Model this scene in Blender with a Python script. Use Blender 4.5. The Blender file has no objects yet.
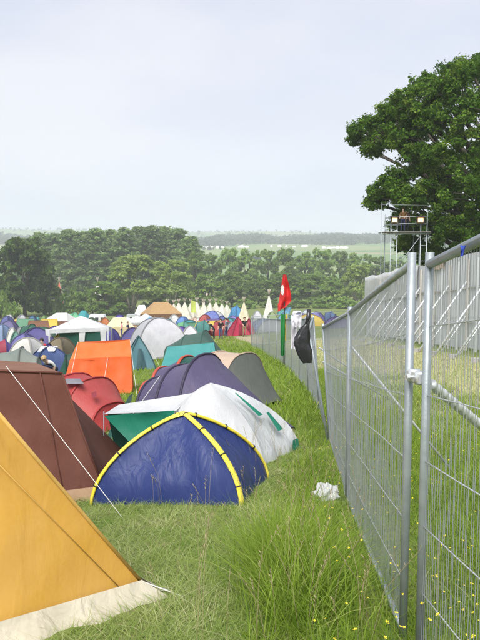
import bpy, bmesh, math, random
import numpy as np
from mathutils import Vector, Matrix, noise

random.seed(7)
RNG = np.random.default_rng(7)
scene = bpy.context.scene
COL = scene.collection

# ------------------------------------------------------------------ camera, sky, sun, exposure
EYE = 1.5
F_PX = 680.0            # focal length in photo pixels (photo 480 x 640)
PITCH = math.atan((320 - 255) / F_PX)
cam_d = bpy.data.cameras.new('camera')
cam_d.sensor_fit = 'VERTICAL'
cam_d.sensor_height = 24.0
cam_d.lens = 24.0 * F_PX / 640.0
cam_d.clip_start = 0.05
cam_d.clip_end = 20000
cam = bpy.data.objects.new('camera', cam_d)
cam.location = (0, 0, EYE)
cam.rotation_euler = (math.pi / 2 - PITCH, 0, 0)
COL.objects.link(cam)
scene.camera = cam

SUN_EL, SUN_AZ = math.radians(48), math.radians(193)    # azimuth clockwise from +Y (view direction)
world = bpy.data.worlds.new('World')
scene.world = world
world.use_nodes = True
wn, wl = world.node_tree.nodes, world.node_tree.links
wn.clear()
w_out = wn.new('ShaderNodeOutputWorld')
w_bg = wn.new('ShaderNodeBackground')
w_bg.inputs['Strength'].default_value = 0.1
w_sky = wn.new('ShaderNodeTexSky')
w_sky.sky_type = 'NISHITA'
w_sky.sun_disc = False
w_sky.sun_elevation = SUN_EL
w_sky.sun_rotation = SUN_AZ
w_tc = wn.new('ShaderNodeTexCoord')
w_map = wn.new('ShaderNodeMapping')
w_map.inputs['Scale'].default_value = (1.0, 1.0, 2.6)
w_no = wn.new('ShaderNodeTexNoise')
w_no.inputs['Scale'].default_value = 1.9
w_no.inputs['Detail'].default_value = 5
w_no.inputs['Roughness'].default_value = 0.5
w_rmp = wn.new('ShaderNodeValToRGB')
w_rmp.color_ramp.elements[0].position = 0.36
w_rmp.color_ramp.elements[0].color = (2.34, 2.5, 3.02, 1)
w_rmp.color_ramp.elements[1].position = 0.66
w_rmp.color_ramp.elements[1].color = (3.15, 3.12, 3.32, 1)
w_mix = wn.new('ShaderNodeMix')
w_mix.data_type = 'RGBA'
w_mix.inputs[0].default_value = 0.93      # overcast: thin even cloud over almost all of the sky
wl.new(w_tc.outputs['Generated'], w_map.inputs['Vector'])
wl.new(w_map.outputs['Vector'], w_no.inputs['Vector'])
wl.new(w_no.outputs['Fac'], w_rmp.inputs['Fac'])
wl.new(w_sky.outputs['Color'], w_mix.inputs[6])
wl.new(w_rmp.outputs['Color'], w_mix.inputs[7])
wl.new(w_mix.outputs[2], w_bg.inputs['Color'])
wl.new(w_bg.outputs['Background'], w_out.inputs['Surface'])

sun_d = bpy.data.lights.new('sun', 'SUN')
sun_d.energy = 2.0
sun_d.angle = math.radians(38)
sun_d.color = (1.0, 0.97, 0.93)
sun = bpy.data.objects.new('sun', sun_d)
sv = Vector((math.sin(SUN_AZ) * math.cos(SUN_EL), math.cos(SUN_AZ) * math.cos(SUN_EL), math.sin(SUN_EL)))
sun.rotation_euler = sv.to_track_quat('Z', 'Y').to_euler()
COL.objects.link(sun)

scene.view_settings.view_transform = 'Standard'
scene.view_settings.look = 'None'
scene.view_settings.exposure = 1.5
scene.view_settings.gamma = 1.0
scene.view_settings.use_curve_mapping = False
scene.cycles.use_denoising = True
scene.cycles.max_bounces = 5
scene.cycles.diffuse_bounces = 3
scene.cycles.transmission_bounces = 4
scene.cycles.volume_bounces = 1

# ------------------------------------------------------------------ terrain height
_py = [-400, -60, -20, 0, 3.2, 6.65, 16.6, 25, 48, 60, 100, 200, 260, 350, 600, 1000, 1500, 2000, 2300, 2700, 3200, 4000]
_pz = [9, 6, 2.6, 0, -0.48, -1.0, -2.05, -2.88, -4.85, -5.75, -9.2, -17.2, -20.0, -21, -19, -2, 21, 42, 36, 40, 30, -40]
_py = np.array(_py, float); _pz = np.array(_pz, float)
_dl = np.diff(_pz) / np.diff(_py)
_m = np.zeros(len(_py)); _m[0] = _dl[0]; _m[-1] = _dl[-1]
for _i in range(1, len(_py) - 1):
    a_, b_ = _dl[_i - 1], _dl[_i]
    _m[_i] = 0 if a_ * b_ <= 0 else 2 * a_ * b_ / (a_ + b_)

def ground_np(x, y):
    x = np.asarray(x, float); y = np.asarray(y, float)
    yc = np.clip(y, _py[0], _py[-1] - 1e-6)
    i = np.clip(np.searchsorted(_py, yc, 'right') - 1, 0, len(_py) - 2)
    h = _py[i + 1] - _py[i]; t = (yc - _py[i]) / h
    z = ((2*t**3 - 3*t**2 + 1) * _pz[i] + (t**3 - 2*t**2 + t) * h * _m[i]
         + (-2*t**3 + 3*t**2) * _pz[i+1] + (t**3 - t**2) * h * _m[i+1])
    z = z + 0.06 * 12 * np.tanh(x / 12)
    amp = np.clip(y / 40, 0.2, 1) * 0.04
    z = z + amp * (np.sin(x * 1.3 + y * .7) * np.sin(y * 1.1 - x * .4))
    far = np.clip((y - 2300) / 900, 0, 1)
    far = far * far * (3 - 2 * far)
    back = np.clip((4000 - y) / 700, 0, 1)
    hx = 70 - np.where(x > 0, .03, .026) * np.clip(x, -2400, 1200)
    hx = hx + 7 * np.sin(x / 310 + 1) + 4 * np.sin(x / 130)
    z = z + far * back * hx
    mid = np.exp(-((y - 2000) / 500) ** 2)
    z = z + mid * (5 * np.sin(x / 170) + 3 * np.sin(x / 61 + 2) - np.clip(x, -900, 900) * .004)
    return z

def ground(x, y):
    return float(ground_np(x, y))

_cp, _sp = math.cos(PITCH), math.sin(PITCH)
def at(px, py, d):
    """world point seen at photo pixel (px,py) at forward distance d"""
    u, v = (px - 240) / F_PX, (320 - py) / F_PX
    t = d / (_cp + v * _sp)
    return Vector((u * t, d, EYE + t * (-_sp + v * _cp)))

def gx(px, d):
    """x of photo column px on the ground at forward distance d"""
    x = 0.0
    for _ in range(4):
        z = ground(x, d) - EYE
        depth = d * _cp - z * _sp
        x = (px - 240) / F_PX * depth
    return x

# ------------------------------------------------------------------ materials
def lin(c):
    c = c / 255.0
    return c / 12.92 if c <= .04045 else ((c + .055) / 1.055) ** 2.4
def S(r, g, b, k=1.0):
    return (lin(r) * k, lin(g) * k, lin(b) * k, 1)

MATS = {}
def nodes_of(name):
    m = bpy.data.materials.new(name); m.use_nodes = True
    nt = m.node_tree; nt.nodes.clear()
    out = nt.nodes.new('ShaderNodeOutputMaterial')
    return m, nt, nt.nodes, nt.links, out

def plain(name, col, rough=.7, var=.18, scale=4, bump=.15, bscale=30, spec=.3, metal=0, emit=None, estr=0):
    if name in MATS: return MATS[name]
    m, nt, n, l, out = nodes_of(name)
    p = n.new('ShaderNodeBsdfPrincipled')
    tc = n.new('ShaderNodeTexCoord')
    no = n.new('ShaderNodeTexNoise'); no.inputs['Scale'].default_value = scale; no.inputs['Detail'].default_value = 6
    l.new(tc.outputs['Object'], no.inputs['Vector'])
    mx = n.new('ShaderNodeMix'); mx.data_type = 'RGBA'
    mx.inputs[6].default_value = tuple(c * (1 - var) for c in col[:3]) + (1,)
    mx.inputs[7].default_value = tuple(min(1, c * (1 + var)) for c in col[:3]) + (1,)
    l.new(no.outputs['Fac'], mx.inputs[0]); l.new(mx.outputs[2], p.inputs['Base Color'])
    p.inputs['Roughness'].default_value = rough
    p.inputs['Metallic'].default_value = metal
    p.inputs['Specular IOR Level'].default_value = spec
    if bump:
        nb = n.new('ShaderNodeTexNoise'); nb.inputs['Scale'].default_value = bscale; nb.inputs['Detail'].default_value = 4
        l.new(tc.outputs['Object'], nb.inputs['Vector'])
        b = n.new('ShaderNodeBump'); b.inputs['Strength'].default_value = bump; b.inputs['Distance'].default_value = .02
        l.new(nb.outputs['Fac'], b.inputs['Height']); l.new(b.outputs['Normal'], p.inputs['Normal'])
    if emit:
        p.inputs['Emission Color'].default_value = emit; p.inputs['Emission Strength'].default_value = estr
    l.new(p.outputs[0], out.inputs[0])
    MATS[name] = m
    return m

def fabric(name, col, rough=.55, trans=.22, dirt=.12, spec=.25, crease=.35):
    """thin nylon or canvas: woven colour, faint weathering, tension creases, some light let through"""
    if name in MATS: return MATS[name]
    m, nt, n, l, out = nodes_of(name)
    p = n.new('ShaderNodeBsdfPrincipled')
    p.inputs['Roughness'].default_value = rough; p.inputs['Specular IOR Level'].default_value = spec
    tc = n.new('ShaderNodeTexCoord')
    no = n.new('ShaderNodeTexNoise'); no.inputs['Scale'].default_value = 2.2; no.inputs['Detail'].default_value = 7
    l.new(tc.outputs['Object'], no.inputs['Vector'])
    fine = n.new('ShaderNodeTexNoise'); fine.inputs['Scale'].default_value = 45; fine.inputs['Detail'].default_value = 2
    l.new(tc.outputs['Object'], fine.inputs['Vector'])
    ad = n.new('ShaderNodeMath'); ad.operation = 'MULTIPLY_ADD'; ad.inputs[1].default_value = .35
    l.new(fine.outputs['Fac'], ad.inputs[0]); l.new(no.outputs['Fac'], ad.inputs[2])
    rg = n.new('ShaderNodeMapRange'); rg.inputs[1].default_value = .45; rg.inputs[2].default_value = .95
    l.new(ad.outputs[0], rg.inputs[0])
    mx = n.new('ShaderNodeMix'); mx.data_type = 'RGBA'
    g = sum(col[:3]) / 3
    mx.inputs[6].default_value = tuple(c * (1 - dirt) for c in col[:3]) + (1,)
    mx.inputs[7].default_value = tuple(min(1, (c * .85 + g * .15) * (1 + dirt)) for c in col[:3]) + (1,)
    l.new(rg.outputs[0], mx.inputs[0]); l.new(mx.outputs[2], p.inputs['Base Color'])
    mp = n.new('ShaderNodeMapping'); mp.inputs['Scale'].default_value = (1, 1, .35); mp.inputs['Rotation'].default_value = (.3, .5, .4)
    l.new(tc.outputs['Object'], mp.inputs['Vector'])
    nb = n.new('ShaderNodeTexNoise'); nb.inputs['Scale'].default_value = 7; nb.inputs['Detail'].default_value = 3
    nb.inputs['Distortion'].default_value = .6
    l.new(mp.outputs[0], nb.inputs['Vector'])
    b = n.new('ShaderNodeBump'); b.inputs['Strength'].default_value = crease; b.inputs['Distance'].default_value = .05
    l.new(nb.outputs['Fac'], b.inputs['Height']); l.new(b.outputs['Normal'], p.inputs['Normal'])
    tr = n.new('ShaderNodeBsdfTranslucent'); l.new(mx.outputs[2], tr.inputs['Color']); l.new(b.outputs['Normal'], tr.inputs['Normal'])
    ms = n.new('ShaderNodeMixShader'); ms.inputs[0].default_value = trans
    l.new(p.outputs[0], ms.inputs[1]); l.new(tr.outputs[0], ms.inputs[2]); l.new(ms.outputs[0], out.inputs[0])
    MATS[name] = m
    return m

def leafy(name, ca, cb, trans=.3, cc=None, rough=.55, randobj=.0):
    """leaves or blades; the per-face attribute tint picks between natural leaf colours"""
    m, nt, n, l, out = nodes_of(name)
    at_ = n.new('ShaderNodeAttribute'); at_.attribute_name = 'tint'
    cr = n.new('ShaderNodeValToRGB')
    cr.color_ramp.elements[0].color = ca
    cr.color_ramp.elements[1].color = cb
    if cc:
        cr.color_ramp.elements[1].position = .7
        e = cr.color_ramp.elements.new(1.0); e.color = cc
    l.new(at_.outputs['Fac'], cr.inputs['Fac'])
    col = cr.outputs['Color']
    if randobj:
        oi = n.new('ShaderNodeObjectInfo')
        rg = n.new('ShaderNodeMapRange'); rg.inputs[3].default_value = 1 - randobj; rg.inputs[4].default_value = 1 + randobj
        l.new(oi.outputs['Random'], rg.inputs[0])
        hs = n.new('ShaderNodeHueSaturation'); l.new(rg.outputs[0], hs.inputs['Value']); l.new(col, hs.inputs['Color'])
        col = hs.outputs['Color']
    p = n.new('ShaderNodeBsdfPrincipled'); p.inputs['Roughness'].default_value = max(.65, rough); p.inputs['Specular IOR Level'].default_value = .1
    tr = n.new('ShaderNodeBsdfTranslucent')
    l.new(col, p.inputs['Base Color']); l.new(col, tr.inputs['Color'])
    ms = n.new('ShaderNodeMixShader'); ms.inputs[0].default_value = trans
    l.new(p.outputs[0], ms.inputs[1]); l.new(tr.outputs[0], ms.inputs[2]); l.new(ms.outputs[0], out.inputs[0])
    return m

galv = plain('galvanised_steel', (.36, .40, .42, 1), rough=.5, var=.35, scale=9, bump=.08, bscale=60, spec=.5, metal=.55)
galv_wire = plain('galvanised_wire', (.36, .39, .41, 1), rough=.55, var=.25, scale=6, bump=0, spec=.4, metal=.4)
galv_light = plain('bright_zinc_tube', (.62, .64, .65, 1), rough=.4, var=.12, scale=12, bump=.05, metal=.4, spec=.5)
dark_metal = plain('dark_metal', (.06, .06, .065, 1), rough=.5)
wood_grey = plain('weathered_wood', (.33, .29, .23, 1), rough=.85, var=.3, scale=6)
bark = plain('bark', (.06, .052, .04, 1), rough=.9, var=.4, scale=3, bump=.6, bscale=8)
bark_pale = plain('pale_bark', (.28, .25, .20, 1), rough=.9, var=.35, scale=2, bump=.4, bscale=6)
rope_m = plain('white_cord', (.72, .71, .66, 1), rough=.8, var=.05)
concrete = plain('concrete', (.34, .33, .31, 1), rough=.9, var=.25, scale=9, bump=.4)

# ------------------------------------------------------------------ object helpers
class MB:
    def __init__(self): self.v = []; self.f = []; self.mi = []
    def add(self, vs, fs, mi=0):
        o = len(self.v); self.v += [tuple(p) for p in vs]
        self.f += [tuple(i + o for i in f) for f in fs]; self.mi += [mi] * len(fs)
    def box(self, c, s, rz=0, mi=0):
        cx, cy, cz = c; sx, sy, sz = (q / 2 for q in s); co, si = math.cos(rz), math.sin(rz)
        vs = []
        for dz in (-sz, sz):
            for dx, dy in ((-sx, -sy), (sx, -sy), (sx, sy), (-sx, sy)):
                vs.append((cx + dx * co - dy * si, cy + dx * si + dy * co, cz + dz))
        self.add(vs, [(3, 2, 1, 0), (4, 5, 6, 7), (0, 1, 5, 4), (1, 2, 6, 5), (2, 3, 7, 6), (3, 0, 4, 7)], mi)
    def tube(self, pts, r, n=8, cap=True, flat=1.0, mi=0):
        pts = [Vector(p) for p in pts]; N = len(pts)
        rr = r if isinstance(r, (list, tuple)) else [r] * N
        up = Vector((0, 0, 1)); vs = []; fs = []
        prev = None
        for i, p in enumerate(pts):
            d = (pts[min(i + 1, N - 1)] - pts[max(i - 1, 0)])
            if d.length < 1e-9: d = Vector((0, 0, 1))
            d.normalize()
            if prev is None:
                a = d.cross(up)
                if a.length < .05: a = d.cross(Vector((0, 1, 0)))
            else:
                a = prev - d * prev.dot(d)
                if a.length < 1e-6: a = d.cross(up)
            a.normalize(); b = a.cross(d); prev = a
            for k in range(n):
                t = 2 * math.pi * k / n
                vs.append(p + a * (math.cos(t) * rr[i]) + b * (math.sin(t) * rr[i] * flat))
        for i in range(N - 1):
            for k in range(n):
                k2 = (k + 1) % n
                fs.append((i * n + k, i * n + k2, (i + 1) * n + k2, (i + 1) * n + k))
        if cap:
            fs.append(tuple(range(n - 1, -1, -1))); fs.append(tuple((N - 1) * n + k for k in range(n)))
        self.add(vs, fs, mi)

BASE = {}
def tag(o, label=None, cat=None, group=None, kind=None):
    if label: o['label'] = label
    if cat: o['category'] = cat
    if group: o['group'] = group
    if kind: o['kind'] = kind
    return o
def thing(name, label, cat, base, group=None):
    o = bpy.data.objects.new(name, None); COL.objects.link(o)
    o.location = base; o.empty_display_size = .2
    BASE[o.name] = Vector(base)
    return tag(o, label, cat, group)
def mesh(name, mb, mats, smooth=True):
    me = bpy.data.meshes.new(name)
    me.from_pydata([tuple(v) for v in mb.v], [], mb.f)
    if not isinstance(mats, (list, tuple)): mats = [mats]
    for m in mats: me.materials.append(m)
    if len(mats) > 1: me.polygons.foreach_set('material_index', mb.mi)
    if smooth: me.polygons.foreach_set('use_smooth', [True] * len(me.polygons))
    me.update()
    return me
def part(parent, name, mb, mats, smooth=True, label=None, kind=None):
    """a mesh in world coordinates, re-based to its parent (a thing or a part)"""
    b = BASE[parent.name]
    mb.v = [(x - b.x, y - b.y, z - b.z) for x, y, z in mb.v]
    o = bpy.data.objects.new(name, mesh(name, mb, mats, smooth)); COL.objects.link(o)
    o.parent = parent; BASE[o.name] = b
    return tag(o, label, kind=kind)
def solo(name, mb, mats, label, cat, base=None, group=None, kind=None, smooth=True):
    b = Vector(base) if base is not None else Vector(mb.v[0])
    mb.v = [(x - b.x, y - b.y, z - b.z) for x, y, z in mb.v]
    o = bpy.data.objects.new(name, mesh(name, mb, mats, smooth)); COL.objects.link(o)
    o.location = b; BASE[o.name] = b
    return tag(o, label, cat, group, kind)

def V(*a): return Vector(a)
def wob(p, amp, sc=2.0, seed=0.0):
    return noise.noise(Vector((p[0] * sc + seed, p[1] * sc + seed * 1.7, p[2] * sc))) * amp

def patch(p00, p10, p11, p01, n=12, m=12, sag=.02, wr=.012, curve=None, seed=0.0):
    """a cloth sheet over four corners (00-10 is the foot, 01-11 the head), sagging and creased"""
    mb = MB(); vs = []
    p00, p10, p11, p01 = (Vector(p) for p in (p00, p10, p11, p01))
    nr = (p10 - p00).cross(p01 - p00)
    if nr.length < 1e-6: nr = (p11 - p10).cross(p00 - p10)
    nr.normalize()
    for j in range(m + 1):
        t = j / m
        for i in range(n + 1):
            s = i / n
            p = (p00 * (1 - s) + p10 * s) * (1 - t) + (p01 * (1 - s) + p11 * s) * t
            e = 16 * s * (1 - s) * t * (1 - t)
            e2 = 4 * s * (1 - s) if t > 0 else 0
            dn = -sag * e + wob(p, wr, 2.2, seed) * min(1, e * 2 + .15) + wob((s * 9, t * 1.2, seed), wr * .8, 1, seed) * min(1, e * 2)
            if curve: dn += curve(s, t)
            vs.append(p + nr * dn)
    fs = [(j * (n + 1) + i, j * (n + 1) + i + 1, (j + 1) * (n + 1) + i + 1, (j + 1) * (n + 1) + i) for j in range(m) for i in range(n)]
    mb.add(vs, fs)
    return mb

def gz(x, y, h=0): return Vector((x, y, ground(x, y) + h))

def dome(T, corners, apex, h, mats, sleeve=None, n=10, m=12, p=.8, q=1.0, sag=.03, wr=.012, sr=.02, names=None, clips=None, low=0.0):
    """crossed-pole dome: one fabric panel between each pair of poles, sleeves over the poles"""
    ax, ay = apex; K = len(corners)
    ca = ground(ax, ay)
    def pole(c, t):
        f = t * math.pi / 2
        r = max(0.0, math.cos(f)) ** p
        x, y = ax + (c[0] - ax) * r, ay + (c[1] - ay) * r
        g = ground(x, y) * r + ca * (1 - r)
        return Vector((x, y, g + h * math.sin(f) ** q - low * (1 - t)))
    out = []
    for i in range(K):
        c0, c1 = corners[i], corners[(i + 1) % K]
        mb = MB(); vs = []
        sd = random.random() * 50
        mid = Vector(((c0[0] + c1[0]) / 2 - ax, (c0[1] + c1[1]) / 2 - ay, 0)); mid.normalize()
        for j in range(m + 1):
            t = j / m
            A, B = pole(c0, t), pole(c1, t)
            for k in range(n + 1):
                s = k / n
                P = A.lerp(B, s)
                e = 4 * s * (1 - s)
                dn = -sag * e * math.sin(math.pi * min(1, t * 1.05)) + wob(P, wr, 2.5, sd) * min(1, e * 1.5) * (1 - t * .5) \
                     + wob((s * 7, t * 1.5, sd), wr * .8, 1, sd) * min(1, e * 2) * (1 - t)
                vs.append(P + mid * dn + Vector((0, 0, dn * .6)))
        fs = [(j * (n + 1) + k, j * (n + 1) + k + 1, (j + 1) * (n + 1) + k + 1, (j + 1) * (n + 1) + k) for j in range(m) for k in range(n)]
        mb.add(vs, fs)
        out.append(part(T, names[i] if names else 'panel', mb, mats[i % len(mats)]))
    if sleeve:
        for i in range(K // 2):
            pts = [pole(corners[i], t / 12) for t in range(13)] + [pole(corners[i + K // 2], 1 - t / 12) for t in range(1, 13)]
            pts = [q_ + Vector((0, 0, sr * .5)) for q_ in pts]
            mb = MB(); mb.tube(pts, sr, 8, flat=.55)
            sl = part(T, 'pole_sleeve', mb, sleeve)
            if clips:
                for ki in (2, 5, 8, 11, 14, 17, 20):
                    mb = MB(); a, b = pts[ki], pts[ki + 1]
                    mb.tube([a, a.lerp(b, .1)], sr * 1.12, 8, flat=.75)
                    part(sl, 'clip', mb, clips)
    return out, pole

def loft(T, secs, mats, sleeve=None, e1=.75, e2=.8, n=14, steps=6, sag=.04, wr=.012, sr=.018, names=None):
    """hoop tent: arches (x, y, angle of the arch's width direction, width, height) joined by fabric bays"""
    rings = []
    def arch(sec, k, shrink=0.0):
        x, y, a, w, h = sec
        th = math.pi * k / n
        c, s = math.cos(th), math.sin(th)
        u = -math.copysign(abs(c) ** e1, c) * w / 2 * (1 - shrink * .5)
        X, Y = x + math.cos(a) * u, y + math.sin(a) * u
        return Vector((X, Y, ground(X, Y) + h * abs(s) ** e2 * (1 - shrink)))
    for i in range(len(secs) - 1):
        A, B = secs[i], secs[i + 1]
        mb = MB(); vs = []; sd = random.random() * 50
        for j in range(steps + 1):
            t = j / steps
            e = 4 * t * (1 - t)
            sec = tuple(A[q] * (1 - t) + B[q] * t for q in range(5))
            for k in range(n + 1):
                P = arch(sec, k, sag * e)
                w_ = wob(P, wr, 2.4, sd) * (.2 + .8 * e)
                vs.append(P + Vector((w_, w_, w_ * .6)))
        fs = [(j * (n + 1) + k, j * (n + 1) + k + 1, (j + 1) * (n + 1) + k + 1, (j + 1) * (n + 1) + k) for j in range(steps) for k in range(n)]
        mb.add(vs, fs)
        part(T, names[i] if names else 'fly_panel', mb, mats[i % len(mats)])
    if sleeve:
        for i, sec in enumerate(secs):
            if sec[4] < .3: continue
            mb = MB(); mb.tube([arch(sec, k) + Vector((0, 0, sr * .6)) for k in range(n + 1)], sr, 7, flat=.6)
            part(T, 'pole_sleeve', mb, sleeve[i % len(sleeve)] if isinstance(sleeve, list) else sleeve)

def line(T, name, a, b, r, m, sagv=0.0):
    a, b = Vector(a), Vector(b)
    mb = MB(); mb.tube([a.lerp(b, t / 6) - Vector((0, 0, sagv * 4 * (t / 6) * (1 - t / 6))) for t in range(7)], r, 5)
    return part(T, name, mb, m)

# ------------------------------------------------------------------ ground
FENCE = [(.865, -.35), (.87, 3.15)], [(.835, 3.3), (1.08, 6.65), (1.38, 10.1), (1.62, 13.5), (1.75, 17), (1.82, 20.5), (1.84, 24), (1.78, 27.5), (1.68, 31), (1.5, 34.5), (1.3, 38), (1.05, 41.5), (.75, 45)]
_fy = np.array([-.35] + [p[1] for p in FENCE[1]] + [80]); _fx = np.array([.865] + [p[0] for p in FENCE[1]] + [-3])
def fence_x(y): return np.interp(y, _fy, _fx)

def build_ground():
    def spaced(lo, hi, n, k):
        a, b = np.arcsinh(lo / k), np.arcsinh(hi / k)
        return np.sinh(np.linspace(a, b, n)) * k
    xs = spaced(-2800, 2800, 230, 5.0); ys = np.concatenate([spaced(-300, 60, 120, 9)[:-1], spaced(60, 3950, 170, 120)])
    X, Y = np.meshgrid(xs, ys); Z = ground_np(X, Y)
    v = np.stack([X.ravel(), Y.ravel(), Z.ravel()], 1)
    nx, ny = len(xs), len(ys)
    i = (np.arange(ny - 1)[:, None] * nx + np.arange(nx - 1)[None, :]).ravel()
    f = np.stack([i, i + 1, i + 1 + nx, i + nx], 1)
    me = bpy.data.meshes.new('ground'); me.from_pydata(v.tolist(), [], f.tolist())
    me.polygons.foreach_set('use_smooth', [True] * len(f)); me.update()
    m, nt, n, l, out = nodes_of('meadow_ground')
    tc = n.new('ShaderNodeTexCoord'); sp = n.new('ShaderNodeSeparateXYZ'); l.new(tc.outputs['Object'], sp.inputs[0])
    def noi(sc, det=6, dist=0.0):
        q = n.new('ShaderNodeTexNoise'); q.inputs['Scale'].default_value = sc; q.inputs['Detail'].default_value = det
        q.inputs['Distortion'].default_value = dist; l.new(tc.outputs['Object'], q.inputs['Vector']); return q.outputs['Fac']
    def rng(src, a, b, c=0.0, d=1.0):
        q = n.new('ShaderNodeMapRange'); q.interpolation_type = 'SMOOTHSTEP'
        for k, vv in zip((1, 2, 3, 4), (a, b, c, d)): q.inputs[k].default_value = vv
        l.new(src, q.inputs[0]); return q.outputs[0]
    def mul(a, b):
        q = n.new('ShaderNodeMath'); q.operation = 'MULTIPLY'; l.new(a, q.inputs[0]); l.new(b, q.inputs[1]); return q.outputs[0]
    def mix(fac, a, b):
        q = n.new('ShaderNodeMix'); q.data_type = 'RGBA'; l.new(fac, q.inputs[0])
        for k, c in ((6, a), (7, b)):
            if isinstance(c, tuple): q.inputs[k].default_value = c
            else: l.new(c, q.inputs[k])
        return q.outputs[2]
    big = noi(.35, 5); fine = noi(9, 8, .5); mid = noi(2.2, 6)
    c = mix(rng(fine, .3, .7), (.09, .14, .03, 1), (.19, .24, .07, 1))
    c = mix(rng(mid, .45, .7), c, (.22, .21, .10, 1))
    # worn dry strip along the hoarding
    q = n.new('ShaderNodeMath'); q.operation = 'MULTIPLY_ADD'; q.inputs[1].default_value = 3.0; l.new(mid, q.inputs[0]); l.new(sp.outputs['X'], q.inputs[2])
    lane = mul(mul(rng(q.outputs[0], 3.8, 5.4), rng(q.outputs[0], 10.8, 9.6)), mul(rng(sp.outputs['Y'], 8, 12), rng(sp.outputs['Y'], 52, 47)))
    lane = mul(lane, rng(fine, .25, .5, .35, 1))
    c = mix(lane, c, (.47, .40, .25, 1))
    # trodden path where people stand
    yb = n.new('ShaderNodeMath'); yb.operation = 'MULTIPLY_ADD'; yb.inputs[1].default_value = 10.0; l.new(big, yb.inputs[0]); l.new(sp.outputs['Y'], yb.inputs[2])
    path = mul(mul(rng(yb.outputs[0], 51, 55), rng(yb.outputs[0], 69, 64)), rng(sp.outputs['X'], 2.5, 1.0))
    c = mix(path, c, (.36, .31, .20, 1))
    # distant fields
    vo = n.new('ShaderNodeTexVoronoi'); vo.inputs['Scale'].default_value = .0042; l.new(tc.outputs['Object'], vo.inputs['Vector'])
    sv_ = n.new('ShaderNodeSeparateColor'); l.new(vo.outputs['Color'], sv_.inputs[0])
    cr = n.new('ShaderNodeValToRGB')
    for k, (ps, cc) in enumerate(((0, (.10, .17, .05, 1)), (1, (.26, .25, .12, 1)))):
        cr.color_ramp.elements[k].position = ps; cr.color_ramp.elements[k].color = cc
    e = cr.color_ramp.elements.new(.55); e.color = (.15, .24, .07, 1)
    l.new(sv_.outputs[0], cr.inputs[0])
    c = mix(rng(sp.outputs['Y'], 420, 620), c, cr.outputs[0])
    p = n.new('ShaderNodeBsdfPrincipled'); p.inputs['Roughness'].default_value = .95; p.inputs['Specular IOR Level'].default_value = .1
    l.new(c, p.inputs['Base Color'])
    b = n.new('ShaderNodeBump'); b.inputs['Strength'].default_value = .6; b.inputs['Distance'].default_value = .05
    l.new(fine, b.inputs['Height']); l.new(b.outputs[0], p.inputs['Normal'])
    l.new(p.outputs[0], out.inputs[0])
    me.materials.append(m)
    o = bpy.data.objects.new('ground', me); COL.objects.link(o)
    tag(o, 'grassy hillside sloping down to the valley and hills', kind='structure')
build_ground()
#@@NEXT

# ------------------------------------------------------------------ foliage helpers
def np_mesh(name, v, f, tint, mat):
    """v (N,3); f (M,k) quads or tris; tint (M,) stored per face"""
    me = bpy.data.meshes.new(name)
    M, k = f.shape
    me.vertices.add(len(v)); me.vertices.foreach_set('co', v.astype(np.float32).ravel())
    me.loops.add(M * k); me.loops.foreach_set('vertex_index', f.astype(np.int32).ravel())
    me.polygons.add(M); me.polygons.foreach_set('loop_start', (np.arange(M) * k).astype(np.int32))
    a = me.attributes.new('tint', 'FLOAT', 'FACE'); a.data.foreach_set('value', tint.astype(np.float32))
    me.materials.append(mat); me.update(calc_edges=True)
    return me

def leaf_quads(cen, out_dir, size, rng, flat=.55):
    """one rhombic leaf spray per centre, roughly facing out_dir"""
    N = len(cen)
    nrm = out_dir + rng.normal(0, flat, (N, 3)); nrm /= np.linalg.norm(nrm, axis=1)[:, None] + 1e-9
    r = rng.normal(0, 1, (N, 3)); a = np.cross(nrm, r); a /= np.linalg.norm(a, axis=1)[:, None] + 1e-9
    b = np.cross(nrm, a)
    L = (size * np.exp(rng.normal(-.03, .33, N)))[:, None]
    W = L * rng.uniform(.4, .75, N)[:, None]
    dr = nrm * L * .18
    v = np.stack([cen - a * L * .5 - dr, cen + b * W * .5, cen + a * L * .5 - dr, cen - b * W * .5], 1).reshape(-1, 3)
    f = np.arange(N * 4).reshape(N, 4)
    return v, f

def clump_leaves(clumps, per, size, rng, up=.35, shell=.55):
    """clumps: array of (x,y,z,r). Leaves fill each clump, denser towards its skin."""
    C = np.repeat(clumps, per, 0); N = len(C)
    d = rng.normal(0, 1, (N, 3)); d /= np.linalg.norm(d, axis=1)[:, None]
    d[:, 2] = d[:, 2] * .8 + .12
    rad = C[:, 3] * (shell + (1 - shell) * rng.random(N)) * rng.uniform(.55, 1.15, N)
    cen = C[:, :3] + d * rad[:, None]
    od = d * .7; od[:, 2] += up
    v, f = leaf_quads(cen, od, size, rng)
    tint = np.clip(np.repeat(rng.normal(.45, .2, len(clumps)), per) + rng.normal(0, .18, N), 0, 1)
    return v, f, tint

leaf_oak = leafy('oak_leaves', (.045, .105, .012, 1), (.115, .22, .025, 1), .4, (.24, .33, .055, 1))
leaf_dark = leafy('dark_leaves', (.055, .10, .02, 1), (.10, .17, .035, 1), .35, (.15, .22, .05, 1), randobj=.12)
leaf_mid = leafy('mid_leaves', (.16, .27, .055, 1), (.26, .39, .09, 1), .46, (.34, .46, .13, 1), randobj=.2)
leaf_pale = leafy('willow_leaves', (.24, .34, .08, 1), (.34, .45, .13, 1), .46, (.42, .52, .17, 1), randobj=.12)
leaf_poplar = leafy('poplar_leaves', (.16, .25, .085, 1), (.24, .35, .12, 1), .45, (.31, .41, .16, 1), randobj=.15)

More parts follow.
